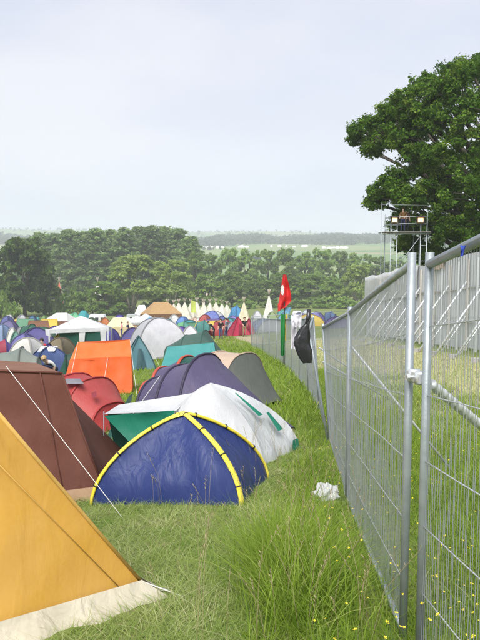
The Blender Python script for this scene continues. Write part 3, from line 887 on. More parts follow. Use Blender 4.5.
# white flysheet pulled over a green tent
w4 = [(-1.25, 8.95), (.3, 8.55), (.86, 9.65), (-.7, 10.2)]
T = thing('flysheet_tent', 'white flysheet draped over an emerald green tent behind the navy dome', 'tent', gz(-.3, 9.4), GN)
ps, pole = dome(T, w4, (-.42, 9.3), 1.06, [white_f], None, n=18, m=18, p=1.5, q=1.15, sag=.07, wr=.05)
tip = at(104, 414, 9.3); ridge = pole(w4[0], .72); rb = pole(w4[3], .55)
mb = patch(tip + V(.0, -.02, 0), pole(w4[0], .5) + V(.05, -.03, .02), pole(w4[0], .66) + V(.1, .15, .03), tip + V(.12, .5, .02), 10, 8, .06, .03)
part(T, 'awning', mb, white_f, label='white awning held up by a pole')
mb = patch(gz(-1.32, 9.05, .12), gz(-.9, 8.85, .1), pole(w4[0], .52) + V(.0, -.05, .0), tip + V(.01, -.03, -.02), 10, 8, .1, .05)
part(T, 'green_wall', mb, green_f, label='emerald green inner wall')
mb = patch(gz(-1.85, 9.9, .02), gz(-1.32, 9.1, .1), tip.lerp(ridge, .2) + V(0, .02, -.06), tip + V(0, .25, -.05), 8, 8, .06, .03)
part(T, 'green_wall', mb, dgreen_f)
mb = MB(); mb.tube([tip + V(0, 0, .04), gz(tip.x - .01, tip.y - .05, -.05)], .008, 6); part(T, 'pole', mb, pole_m)
for (c0, c1, t0, t1, s0, s1) in ((1, 2, .42, .68, .35, .5), (1, 2, .25, .42, .55, .72), (1, 2, .02, .12, .72, .95)):
    A0, A1 = pole(w4[c0], t0), pole(w4[c1], t0); B0, B1 = pole(w4[c0], t1), pole(w4[c1], t1)
    mb = patch(A0.lerp(A1, s0) + V(.03, -.04, .02), A0.lerp(A1, s1) + V(.03, -.04, .02), B0.lerp(B1, s1) + V(.03, -.04, .03), B0.lerp(B1, s0 + .08) + V(.03, -.04, .03), 5, 5, 0, .01)
    part(T, 'green_patch', mb, green_f, label='green print on the flysheet')
line(T, 'guy_line', pole(w4[2], .03), gz(1.05, 9.55, .01), .004, rope_m)

# purple hoop tent
T = thing('hoop_tent', 'large dull purple hoop tent behind the white flysheet', 'tent', gz(-.3, 11.6), GN)
ang = math.radians(68)
secs = [(-1.72, 12.35, ang, 1.5, .55), (-1.5, 12.2, ang, 1.75, .98), (-1.05, 11.9, ang, 2.05, 1.2), (-.6, 11.6, ang, 2.15, 1.38), (.74, 10.85, ang, 1.1, .1)]
loft(T, secs, [purp_dk, purp, purp, purp], [purp_dk], n=18, steps=9, sag=.035, wr=.03, e1=.8, e2=.85, sr=.022, names=['end_panel', 'fly_panel', 'fly_panel', 'door_panel'])
a0 = gz(-2.35, 11.7); 
mb = patch(gz(-2.35, 11.6), gz(-1.95, 11.15), at(133, 393, 11.7), at(129, 396, 12.0), 8, 8, .03, .03); part(T, 'skirt', mb, dgreen_f, label='dark green skirt pegged at the left end')
line(T, 'guy_line', at(160, 376, 11.5), gz(-2.1, 10.7), .004, rope_m)

# beige hooded tent and its maroon neighbour
T = thing('hoop_tent', 'beige hooded hoop tent with dark grey mesh door behind the purple tent', 'tent', gz(0, 14.8), GN)
ang = math.radians(60)
secs = [(-1.0, 15.6, ang, 1.6, 1.0), (-.5, 15.3, ang, 1.9, 1.26), (.12, 14.95, ang, 2.0, 1.2), (.68, 14.6, ang, 1.2, .1)]
loft(T, secs, [beige, beige, grey_dk], [beige], n=16, steps=7, sag=.02, wr=.02, names=['fly_panel', 'hood', 'mesh_door'])
T = thing('hoop_tent', 'low maroon and purple hoop tent with orange trim between beige and orange tents', 'tent', gz(-1.6, 17.5), GN)
ang = math.radians(75)
secs = [(-2.35, 17.6, ang, 1.5, .5), (-2.0, 17.5, ang, 1.8, .85), (-1.35, 17.2, ang, 2.0, 1.12), (-.7, 17.0, ang, 2.0, 1.12), (.0, 16.7, ang, 1.2, .1)]
loft(T, secs, [maroon, purp, dgreen_f, purp], [orange_red, orange_red, orange_red, maroon], n=14, steps=6, sr=.04)

# green tunnel tent and the teal fly in front
forest = fabric('forest_nylon', S(78, 108, 98, .85)); teal = fabric('teal_nylon', S(70, 158, 156, .88)); crim = fabric('crimson_nylon', S(190, 62, 88, .85))
T = thing('tunnel_tent', 'long grey green tunnel tent with teal skirt near the path', 'tent', gz(gx(195, 34), 34), GN)
x0 = gx(168, 34); ang = math.radians(80)
secs = [(x0, 34.6, ang, 2.0, .8), (x0 + .9, 34.3, ang, 2.3, 1.3), (x0 + 1.9, 34, ang, 2.4, 1.52), (x0 + 2.9, 33.2, ang, 1.4, .15)]
loft(T, secs, [forest], [dgreen_f], n=14, steps=6)
mb = patch(gz(x0 - .1, 33.0, .1), gz(x0 + 2.1, 32.6, .05), gz(x0 + 2.0, 32.8, .62), gz(x0 + .1, 33.2, .62), 10, 4, 0, .02); part(T, 'skirt', mb, teal)
mb = patch(gz(x0 + 2.15, 32.5, .05), gz(x0 + 2.95, 32.4, .02), gz(x0 + 2.5, 32.7, .45), gz(x0 + 2.1, 32.7, .6), 6, 4, 0, .02); part(T, 'door_panel', mb, crim, label='crimson corner panel')
T = thing('ridge_tent', 'low teal ridge tent with maroon end in front of the green tunnel tent', 'tent', gz(gx(188, 28), 28), GN)
xa, xb = gx(164, 28), gx(216, 28)
R0, R1 = gz(xa + .1, 28.6, 1.02), gz(xb - .1, 28.6, 1.08)
for nm, a, b, c, d_, m in (('roof_panel', gz(xa - .15, 27.6), gz(xb + .1, 27.6), R1, R0, teal), ('roof_panel', gz(xb + .1, 29.6), gz(xa - .15, 29.6), R0, R1, teal),
                           ('gable', gz(xa - .15, 29.6), gz(xa - .15, 27.6), R0, R0, maroon), ('gable', gz(xb + .1, 27.6), gz(xb + .1, 29.6), R1, R1, dgreen_f)):
    part(T, nm, patch(a, b, c, d_, 12, 8, .05, .03), m)

# ochre ridge tent in the near left corner
def ochre_tent():
    Cn = Vector((-.57, 4.2, 0)); gd = Vector((-.76, -.65, 0)); bk_ = Vector((-.65, .76, 0))
    hw, H, L = 1.06, 1.42, 2.3
    T = thing('ridge_tent', 'big ochre canvas ridge tent with cream valance in the near left corner', 'tent', gz(-1.4, 3.6), GN)
    def g(p, h): return gz(p.x, p.y, h)
    foot = .11
    A, B = Cn, Cn + gd * hw * 2; M_ = Cn + gd * hw
    ridge0, ridge1 = g(M_, H), g(M_ + bk_ * L, H)
    up = lambda P, Q, h: g(P, 0).lerp(Q, h / H)
    fA, fB = up(A, ridge0, foot), up(B, ridge0, foot)
    fA1, fB1 = up(A + bk_ * L, ridge1, foot), up(B + bk_ * L, ridge1, foot)
    part(T, 'gable', patch(fB, fA, ridge0, ridge0, 30, 30, .03, .03), ochre)
    part(T, 'roof_panel', patch(fA, fA1, ridge1, ridge0, 24, 20, .06, .02), ochre)
    part(T, 'roof_panel', patch(fB1, fB, ridge0, ridge1, 24, 20, .06, .02), ochre)
    part(T, 'gable', patch(fA1, fB1, ridge1, ridge1, 16, 16, .03, .016), ochre)
    out = Vector((.65, -.76, 0)) * .03
    mb = MB(); mb.tube([fA + V(0, 0, .0), fA.lerp(ridge0, .33) + V(0, 0, -.006), fA.lerp(ridge0, .66) + V(0, 0, -.004), ridge0], .011, 8); part(T, 'hem', mb, ochre_dk)
    off = V(.65, -.76, 0) * .012
    mb = MB(); pa, pb = fA.lerp(fB, .08), ridge0.lerp(fB, .12)
    mb.tube([pa + off * .5, pa.lerp(pb, .5) - off * .6, pb + off * .5], .003, 6); part(T, 'seam', mb, ochre_dk)
    def val(P, Q, P0, Q0, seed, n=30):
        mb = MB(); vs = []; k2 = 5
        for i in range(n + 1):
            s = i / n
            top = P.lerp(Q, s); bot = g(P0.lerp(Q0, s), 0) + wobv(s, seed)
            for j in range(k2 + 1):
                t = j / k2; p = top.lerp(bot, t)
                w = math.sin(s * 40 + seed) * .008 * t + wob((s * 12, t * 2, seed), .07, 1, seed) * t
                vs.append(p + (Vector((.65, -.76, 0)) if abs((Q0 - P0).normalized().dot(gd)) > .5 else Vector((.76, .65, 0))) * (w + .012 + .05 * t * t))
        mb.add(vs, [(i * (k2 + 1) + j, (i + 1) * (k2 + 1) + j, (i + 1) * (k2 + 1) + j + 1, i * (k2 + 1) + j + 1) for i in range(n) for j in range(k2)])
        part(T, 'valance', mb, cream)
    def wobv(s, sd): return Vector((0, 0, wob((s * 14, sd, 0), .03, 1, sd) + .0))
    Ao = A + Vector((.07, .0, 0))
    val(fB + V(0, -.004, .01), fA + V(.004, -.004, .012), B + V(0, -.06, 0), Ao + V(.02, -.05, 0), 1.3)
    val(fA + V(.004, 0, .012), fA1, Ao, A + bk_ * L + V(.07, .06, 0), 4.1)
    line(T, 'guy_line', fA, gz(Cn.x + .22, Cn.y - .1), .004, rope_m)
    mb = MB(); e = gz(Cn.x + .1, Cn.y - .02); mb.tube([e + V(0, 0, -.1), e + V(.01, 0, .03), e + V(-.03, 0, .035)], .005, 6); part(T, 'peg', mb, galv)
ochre_tent()

# brown frame tent behind it
def brown_tent():
    T = thing('frame_tent', 'tall dark brown canvas tent with flat roof behind the ochre tent', 'tent', gz(-2.6, 8), GN)
    r0, r1 = at(-60, 366, 7.45), at(62, 373, 7.55)
    b0, b1 = at(-50, 357, 9.3), at(36, 363, 9.3)
    f0, f1 = gz(-3.6, 6.75, .04), gz(-1.52, 7.35, .1)
    k1 = gz(-1.62, 9.6, .04); k0 = gz(-3.9, 9.6, .04)
    part(T, 'wall', patch(f0, f1, r1, r0, 30, 26, .05, .045), brown)
    part(T, 'wall', patch(f1, k1, b1, r1, 20, 20, .03, .02), brown)
    part(T, 'wall', patch(k0, f0, r0, b0, 16, 16, .03, .02), brown)
    part(T, 'wall', patch(k1, k0, b0, b1, 16, 16, .03, .02), brown)
    part(T, 'roof', patch(r0, r1, b1, b0, 16, 12, .04, .02), brown_skylit)
    mb = MB(); mb.tube([r0 + V(0, -.008, .0), r0.lerp(r1, .5) + V(0, -.008, -.012), r1 + V(.004, -.006, 0)], .014, 8); part(T, 'roof_hem', mb, brown)
    mb = MB(); mb.tube([f1 + V(.006, -.006, 0), f1.lerp(r1, .5) + V(-.012, -.004, 0), r1], .012, 8); part(T, 'corner_seam', mb, brown)
    p0 = f0.lerp(f1, .8); p1 = r0.lerp(r1, .82)
    mb = MB(); mb.tube([p0 + V(.01, -.012, 0), p0.lerp(p1, .5) + V(.005, -.0, 0), p1 + V(0, -.012, 0)], .006, 6); part(T, 'seam', mb, brown)
    part(T, 'mud_flap', patch(gz(-3.4, 6.68, .0), gz(-1.48, 7.2, .0), f1 + V(0, -.012, .03), f0 + V(0, -.012, .03), 20, 4, 0, .05), mudflap)
    line(T, 'guy_line', at(6, 366, 7.4), gz(gx(122, 6.35), 6.35, .01), .0032, rope_m)
brown_tent()

# red hoop tent, orange ridge tent, blue green tent behind it
T = thing('hoop_tent', 'red hoop tent with grey top flap behind the brown tent', 'tent', gz(gx(90, 13), 13), 'tents on the left side')
ang = math.radians(62)
xr = gx(88, 13)
secs = [(xr - .95, 13.8, ang, 1.6, .8), (xr - .35, 13.4, ang, 1.75, 1.06), (xr + .12, 13.1, ang, 1.7, .98), (xr + .52, 12.75, ang, 1.2, .5), (xr + .66, 12.6, ang, .8, .06)]
loft(T, secs, [red_t, red_t, red_lt, red_t], [red_t], n=16, steps=7, sr=.022, wr=.025, names=['fly_panel', 'fly_panel', 'door_panel', 'end_panel'])
mb = patch(at(64, 384, 12.6), at(84, 384, 12.5), at(80, 378.5, 13.0), at(66, 378.5, 13.0), 5, 4, -.04, .01); part(T, 'flap', mb, grey_flap, label='grey vent flap on top')
mb = patch(at(93, 398, 12.35), at(97, 396, 12.4), at(96, 391, 12.55), at(91, 393, 12.55), 3, 3, 0, .01); part(T, 'vent', mb, maroon)

T = thing('ridge_tent', 'bright orange canvas ridge tent with open front flap', 'tent', gz(gx(98, 20.5), 20.5), 'tents on the left side')
d0 = 20.0
rL, rR = at(78, 342, 20.7), at(130, 339.5, 20.7)
eL, eR = at(70, 360, 20.15), at(131, 357, 20.15)
bL, bR = gz(gx(61, 19.7), 19.7, .12), gz(gx(132.5, 19.7), 19.7, .14)
kL, kR = gz(gx(66, 22), 22, .05), gz(gx(134, 22), 22, .05)
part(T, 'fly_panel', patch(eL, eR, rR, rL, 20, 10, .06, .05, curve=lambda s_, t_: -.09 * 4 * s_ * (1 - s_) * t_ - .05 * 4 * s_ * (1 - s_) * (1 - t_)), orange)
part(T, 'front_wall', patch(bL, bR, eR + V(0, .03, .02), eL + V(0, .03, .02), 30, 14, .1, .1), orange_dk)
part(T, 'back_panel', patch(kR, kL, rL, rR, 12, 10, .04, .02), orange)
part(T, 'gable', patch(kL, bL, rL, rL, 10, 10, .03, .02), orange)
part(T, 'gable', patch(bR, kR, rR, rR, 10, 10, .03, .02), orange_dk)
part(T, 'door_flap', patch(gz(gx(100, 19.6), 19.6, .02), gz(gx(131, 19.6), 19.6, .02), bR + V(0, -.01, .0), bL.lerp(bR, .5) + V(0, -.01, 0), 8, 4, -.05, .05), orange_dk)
for a_, b_ in ((rL, (66, 18.6)), (rR, (137, 18.6)), (eL.lerp(eR, .62), (101, 18.4))):
    line(T, 'guy_line', a_, gz(gx(*b_), b_[1], .01), .005, rope_m)
mb = MB(); pm = eL.lerp(eR, .62); mb.tube([gz(pm.x, 19.55, -.1), pm + V(0, -.6, -.45)], .012, 6); part(T, 'pole', mb, pole_m)
#@@NEXT4

# ------------------------------------------------------------------ the camp field
GF = 'tents in the camp field'
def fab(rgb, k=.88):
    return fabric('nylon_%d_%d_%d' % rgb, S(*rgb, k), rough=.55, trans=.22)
def rot(x, y, a): return (x * math.cos(a) - y * math.sin(a), x * math.sin(a) + y * math.cos(a))

def camp_tent(kind, px, pytop, wpx, d, c1, c2, label, a=None, name=None, cat='tent', group=GF, hmin=.85, pq=None):
    x = gx(px, d); z = ground(x, d)
    h = max(hmin, at(px, pytop, d).z - z); w = wpx / F_PX * d
    a = random.uniform(-.5, .5) if a is None else a
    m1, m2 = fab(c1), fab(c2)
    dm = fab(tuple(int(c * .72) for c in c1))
    far = d > 85
    nm = name or {'dome': 'dome_tent', 'tunnel': 'hoop_tent', 'ridge': 'ridge_tent', 'gazebo': 'gazebo', 'tipi': 'teepee', 'marquee': 'marquee'}[kind]
    T = thing(nm, label, cat, (x, d, z), group)
    R = lambda u, v, hh=0.0: gz(x + rot(u, v, a)[0], d + rot(u, v, a)[1], hh)
    if kind == 'dome':
        l = w * random.uniform(.8, 1.0)
        cs = [(x + rot(u * w / 2, v * l / 2, a)[0], d + rot(u * w / 2, v * l / 2, a)[1]) for u, v in ((-1, -1), (1, -1), (1, 1), (-1, 1))]
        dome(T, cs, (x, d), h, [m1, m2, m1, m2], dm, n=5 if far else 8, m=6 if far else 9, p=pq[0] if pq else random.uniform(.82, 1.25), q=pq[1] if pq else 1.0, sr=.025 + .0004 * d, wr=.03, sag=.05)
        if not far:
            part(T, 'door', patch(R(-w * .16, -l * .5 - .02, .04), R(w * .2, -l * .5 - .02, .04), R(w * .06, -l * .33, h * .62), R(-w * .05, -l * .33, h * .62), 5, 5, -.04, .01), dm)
        if d < 60:
            for c in cs[:2]:
                u = ((c[0] - x) * 1.3 + x, (c[1] - d) * 1.3 + d)
                line(T, 'guy_line', gz(c[0] * .75 + x * .25, c[1] * .75 + d * .25, h * .55), gz(*u, .01), .006, rope_m)
            line(T, 'zip', R(w * .02, -l * .5 - .04, .05), R(0, -l * .34, h * .6), .008, black_p)
    elif kind == 'tunnel':
        aa = math.pi / 2 + a; ww = w * .62
        ss = [(-.5, .72, .3), (-.28, .92, .85), (.08, 1.0, 1.0), (.34, .8, .7), (.5, .5, .08)]
        secs = [(x + rot(s * w, 0, a)[0], d + rot(s * w, 0, a)[1], aa, ww * f, h * g_) for s, f, g_ in ss]
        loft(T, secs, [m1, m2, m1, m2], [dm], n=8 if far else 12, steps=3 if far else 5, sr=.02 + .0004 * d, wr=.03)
    elif kind == 'ridge':
        l = w * .8
        r0, r1 = R(-w * .4, 0, h), R(w * .4, 0, h)
        for n_, q, m in (('roof_panel', (R(-w/2, -l/2), R(w/2, -l/2), r1, r0), m1), ('roof_panel', (R(w/2, l/2), R(-w/2, l/2), r0, r1), m1),
                         ('gable', (R(-w/2, l/2), R(-w/2, -l/2), r0, r0), m2), ('gable', (R(w/2, -l/2), R(w/2, l/2), r1, r1), m2)):
            part(T, n_, patch(*q, 8, 6, .05, .04), m)
        mb = MB(); mb.tube([r0, r1], .02 + .0003 * d, 5); part(T, 'ridge_seam', mb, dm)
    elif kind in ('gazebo', 'marquee'):
        e = h * (.68 if kind == 'gazebo' else .5); l = w * .85
        cs = [(-w/2, -l/2), (w/2, -l/2), (w/2, l/2), (-w/2, l/2)]
        rg = [R(-w * .01, 0, h), R(w * .01, 0, h)] if kind == 'gazebo' else [R(-w * .22, 0, h), R(w * .22, 0, h)]
        for i in range(4):
            p0, p1 = R(*cs[i], e), R(*cs[(i + 1) % 4], e)
            q = {0: (rg[1], rg[0]), 1: (rg[1], rg[1]), 2: (rg[0], rg[1]), 3: (rg[0], rg[0])}[i]
            part(T, 'roof_panel', patch(p0, p1, q[0], q[1], 8, 6, .06, .02), m1)
            if kind == 'gazebo':
                part(T, 'valance', patch(R(*cs[i], e - .25), R(*cs[(i + 1) % 4], e - .25), p1, p0, 8, 2, 0, .03), m1)
                ce = Vector((R(*cs[i], 0).x, R(*cs[i], 0).y, 0)); b = R(*cs[i], -.05); 
                mb = MB(); mb.tube([b, R(*cs[i], e)], .03 + .0005 * d, 6); part(T, 'leg', mb, m1)
        if kind == 'marquee':
            for i in range(4):
                part(T, 'wall', patch(R(*cs[i]), R(*cs[(i + 1) % 4]), R(*cs[(i + 1) % 4], e), R(*cs[i], e), 6, 3, 0, .04), m2)
    elif kind == 'tipi':
        n = 12; top = .1 * w * .5
        ph = a * 3
        for k in range(6):
            a0, a1 = ph + k * math.pi / 3, ph + (k + 1) * math.pi / 3
            P = lambda t, r, hh: gz(x + math.cos(t) * r, d + math.sin(t) * r, hh)
            am = (a0 + a1) / 2
            mb = patch(P(a0, w / 2, .05), P(a1, w / 2, .05), P(a1, w * .035, h * .93), P(a0, w * .035, h * .93), 4, 5, .05, .03)
            part(T, 'canvas_panel', mb, m1 if k else m2)
        for k in range(7):
            t = ph + k * .9; mb = MB()
            mb.tube([gz(x + math.cos(t) * w * .03, d + math.sin(t) * w * .03, h * .88), gz(x - math.cos(t) * w * .1, d - math.sin(t) * w * .1, h * 1.16)], .03 + .0002 * d, 5)
            part(T, 'pole', mb, wood_grey)
    return T

# nearer left-hand cluster
NL = 'tents on the left side'
ct = camp_tent
ct('tunnel', 18, 347, 62, 25, (150, 158, 150), (130, 140, 134), 'grey green hoop tent just over the brown tent roof', group=NL, a=.1)
ct('dome', 29, 338, 34, 32, (214, 212, 206), (198, 198, 196), 'off white dome tent left of the small blue dome', group=NL)
ct('dome', 50, 347, 38, 28, (72, 92, 142), (60, 78, 126), 'blue dome tent with white top left of the orange tent', group=NL, a=.5)
T = bpy.data.objects[[o.name for o in COL.objects if o.get('label', '').startswith('blue dome tent with white top')][0]]
x_, y_ = T.location.x, T.location.y; hh = at(50, 347, 28).z - ground(x_, y_)
part(T, 'top_cap', patch(gz(x_ - .42, y_ - .3, hh * .86), gz(x_ + .3, y_ - .35, hh * .86), gz(x_ + .35, y_ + .1, hh * 1.03), gz(x_ - .35, y_ + .1, hh * 1.03), 6, 5, -.08, .02), fab((222, 222, 222)), label='white cap over the top')
ct('tunnel', 76, 349, 34, 25, (48, 92, 76), (52, 84, 72), 'dark green hoop tent with yellow trim tucked behind the orange tent', group=NL, a=.3)
ct('dome', 61, 338, 25, 38, (134, 122, 98), (120, 110, 90), 'tan dome tent in front of the white gazebo', group=NL)
ct('dome', 37, 328, 40, 45, (96, 90, 146), (84, 80, 132), 'large purple dome tent behind the off white dome', group=NL)
ct('dome', 25, 334, 26, 39, (112, 110, 172), (96, 92, 158), 'lilac blue dome tent in front of the large purple dome', group=NL)
ct('tunnel', 3, 339, 36, 36, (100, 86, 166), (164, 62, 84), 'violet hoop tent with red hem at the left picture edge', group=NL)
ct('tunnel', 48, 344, 22, 33.5, (96, 82, 152), (84, 76, 136), 'low purple hoop tent between the off white and tan domes', group=NL)
ct('dome', 61, 334, 14, 46, (226, 200, 66), (214, 186, 60), 'small bright yellow dome tent beside the gazebo leg', group=NL)
ct('dome', 139, 336, 30, 30, (92, 138, 148), (84, 124, 136), 'blue green pyramid tent peeking from behind the orange tent', group=NL, a=.3, pq=(1.8, 1.6))
ct('dome', 158, 318, 52, 38, (204, 204, 208), (192, 192, 198), 'large light grey dome tent right of the orange tent', group=NL, a=.35)
ct('dome', 133, 328, 30, 44, (88, 82, 138), (76, 74, 124), 'purple dome tent left of the large grey dome', group=NL)
# white gazebo with green walls
GZ = ct('gazebo', 82, 316, 56, 46, (218, 219, 222), (218, 219, 222), 'white peaked gazebo with dark green walls behind the orange tent', cat='gazebo', group='gazebos', a=.12, hmin=2.4)
gxm, gym = GZ.location.x, GZ.location.y; gw = 56 / F_PX * 46
for u0, u1 in ((-.3, .04), (.1, .46)):
    part(GZ, 'green_wall', patch(gz(gxm + gw * u0, gym - 1.42, 0), gz(gxm + gw * u1, gym - 1.4, 0), gz(gxm + gw * u1, gym - 1.4, 1.72), gz(gxm + gw * u0, gym - 1.42, 1.72), 6, 5, .05, .04), dgreen_f)
for u in (-.48, .1, .47):
    part(GZ, 'curtain', patch(gz(gxm + gw * u - .12, gym - 1.5, 0), gz(gxm + gw * u + .06, gym - 1.5, 0), gz(gxm + gw * u + .26, gym - 1.55, 1.8), gz(gxm + gw * u - .2, gym - 1.55, 1.8), 5, 6, 0, .05), fab((218, 219, 222)))

far_specs = [
 ('dome', 3, 325, 15, 60, (140, 160, 196), (126, 148, 186), 'pale blue dome tent at the left picture edge'),
 ('dome', 10, 321, 18, 76, (110, 106, 150), (98, 96, 140), 'dusky purple dome tent below the small round bush'),
 ('dome', 13, 328, 10, 54, (226, 228, 222), (150, 196, 140), 'small white and light green dome tent at the left'),
 ('dome', 16, 332, 12, 50, (108, 160, 146), (96, 146, 134), 'small pale teal dome tent at the left'),
 ('tunnel', 31, 324, 28, 60, (66, 118, 98), (58, 104, 88), 'dark green hoop tent in front of the brown ridge tent'),
 ('ridge', 39, 321, 24, 74, (146, 104, 78), (128, 92, 70), 'rusty brown ridge tent in front of the yellow one'),
 ('ridge', 50, 319, 20, 80, (232, 198, 70), (216, 182, 62), 'yellow ridge tent left of the white gazebo'),
 ('ridge', 26, 319, 20, 92, (104, 156, 126), (92, 142, 114), 'faded green ridge tent below the dark round tree'),
 ('dome', 8, 316.5, 12, 112, (96, 104, 160), (88, 94, 148), 'tiny blue dome tent at the far left edge of the field'),
 ('dome', 22, 315, 10, 125, (190, 190, 196), (180, 180, 188), 'tiny pale dome tent below the dark round tree'),
 ('dome', 33, 316, 10, 118, (70, 110, 150), (64, 100, 140), 'tiny steel blue dome tent left of the peaked marquee'),
 ('dome', 45, 315.5, 10, 124, (120, 150, 90), (110, 140, 84), 'tiny moss green dome tent left of the peaked marquee'),
 ('marquee', 62, 313, 28, 122, (232, 230, 226), (140, 98, 82), 'white peaked marquee with brown sides behind the gazebo'),
 ('tunnel', 74, 312, 20, 136, (120, 200, 150), (104, 184, 138), 'mint green tunnel tent behind the gazebo peak'),
 ('marquee', 84, 310.5, 12, 142, (60, 160, 166), (52, 140, 150), 'teal topped stall left of the white caravan'),
 ('dome', 120, 315, 13, 118, (92, 84, 160), (84, 76, 148), 'violet dome tent below the small green tree'),
 ('marquee', 120, 321, 28, 78, (236, 222, 180), (226, 208, 162), 'cream long marquee right of the gazebo'),
 ('gazebo', 128, 320.5, 20, 84, (240, 240, 242), (240, 240, 242), 'white gazebo roof over the cream marquee'),
 ('gazebo', 137, 316, 20, 98, (236, 238, 242), (236, 238, 242), 'white gazebo left of the tan marquee, nearer of two'),
 ('gazebo', 146, 313.5, 15, 118, (230, 234, 240), (230, 234, 240), 'white gazebo left of the tan marquee, farther of two'),
 ('gazebo', 150, 317, 13, 100, (120, 170, 214), (120, 170, 214), 'sky blue gazebo in front of the tan marquee'),
 ('marquee', 142, 305, 14, 160, (226, 226, 224), (206, 206, 206), 'white tent roof beside the grey trailer'),
 ('marquee', 161, 302, 34, 150, (196, 158, 106), (136, 102, 72), 'large tan marquee with brown sides below the willows'),
 ('dome', 169, 319.5, 13, 84, (92, 160, 160), (84, 148, 150), 'small teal dome tent below the tan marquee'),
 ('tunnel', 183, 321, 18, 78, (96, 168, 150), (110, 180, 130), 'sea green hoop tent behind the tunnel tent'),
 ('dome', 181, 327, 14, 58, (106, 88, 170), (96, 80, 156), 'violet dome tent right of the large grey dome'),
 ('dome', 190, 326.5, 18, 52, (214, 214, 220), (190, 110, 120), 'whitish dome tent with red side behind the tunnel tent'),
 ('dome', 183, 317, 12, 98, (96, 140, 206), (88, 128, 192), 'bright blue dome tent below the teepee row'),
 ('tunnel', 194, 317, 15, 92, (222, 190, 170), (206, 176, 158), 'peach coloured hoop tent below the teepee row'),
 ('tunnel', 203, 320, 20, 74, (84, 150, 146), (76, 138, 134), 'teal hoop tent left of the standing people'),
 ('dome', 213, 311, 24, 104, (110, 124, 190), (222, 224, 230), 'blue and white striped dome tent below the teepees'),
 ('tunnel', 236, 305, 15, 170, (72, 150, 204), (64, 138, 190), 'sky blue tunnel marquee left of the lone cream teepee'),
 ('dome', 233, 316, 17, 84, (136, 120, 190), (122, 110, 176), 'lilac dome tent behind the crimson tent'),
 ('dome', 231, 322, 15, 66, (150, 150, 170), (136, 136, 158), 'greyish lilac dome tent left of the crimson tent'),
 ('pyramid', 238, 317, 20, 64, (196, 52, 84), (180, 46, 76), 'crimson pyramid tent at the end of the path'),
 ('pyramid', 249, 318, 12, 65, (186, 54, 84), (170, 48, 76), 'small crimson tent beside the fence corner'),
 ('dome', 222, 316, 12, 96, (80, 92, 150), (72, 84, 140), 'slate blue dome tent behind the people'),
 ('dome', 257, 311, 10, 140, (206, 206, 210), (190, 190, 196), 'tiny pale dome tent between the two lone teepees'),
 ('dome', 284, 313, 12, 104, (110, 160, 190), (100, 150, 180), 'pale blue dome tent behind the flag pole'),
 ('dome', 300, 313, 14, 98, (96, 100, 160), (88, 92, 150), 'indigo dome tent behind the hanging white cloth'),
 ('dome', 316, 312, 16, 96, (116, 110, 176), (106, 100, 164), 'purple dome tent beyond the fence right of the black bag'),
 ('dome', 306, 310, 10, 128, (190, 200, 206), (180, 190, 198), 'tiny whitish dome tent beyond the fence'),
 ('tunnel', 330, 311, 16, 112, (84, 110, 150), (78, 100, 140), 'slate hoop tent beyond the fence near the hoarding'),
 ('dome', 272, 312, 10, 120, (150, 170, 120), (140, 160, 112), 'tiny green dome tent right of the pale teepee'),
 ('tunnel', 68, 326, 18, 64, (84, 96, 150), (76, 88, 140), 'blue hoop tent seen through the gazebo'),
 ('dome', 103, 325, 16, 66, (150, 96, 160), (138, 88, 148), 'mauve dome tent seen right of the gazebo leg'),
 ('dome', 112, 329, 14, 54, (88, 84, 156), (80, 76, 144), 'deep violet dome tent between gazebo and orange tent'),
 ('dome', 148, 324, 14, 62, (176, 176, 184), (164, 164, 172), 'pale grey dome tent behind the large grey dome'),
 ('tunnel', 164, 323, 16, 70, (70, 96, 130), (64, 88, 120), 'navy hoop tent right behind the large grey dome'),
 ('dome', 205, 315, 12, 98, (186, 90, 90), (170, 82, 82), 'dull red dome tent below the teepee row'),
 ('dome', 174, 315, 12, 112, (216, 216, 216), (200, 200, 204), 'small white dome tent at the foot of the teepee row'),
 ('dome', 92, 318, 14, 98, (96, 120, 90), (88, 110, 84), 'olive dome tent behind the gazebo roof'),
 ('dome', 105, 318, 12, 102, (198, 120, 70), (182, 110, 64), 'rust orange dome tent below the white caravan'),
]
for sp in far_specs:
    k, px, top, w, d, c1, c2, lab = sp
    big = k in ('marquee', 'gazebo'); pq = (1.9, 1.8) if k == 'pyramid' else None; k = 'dome' if pq else k
    ct(k, px, top, w, d, c1, c2, lab, cat='gazebo' if k == 'gazebo' else ('marquee' if k == 'marquee' else 'tent'), hmin=2.2 if big else 1.0, pq=pq, group='gazebos' if k == 'gazebo' else GF)
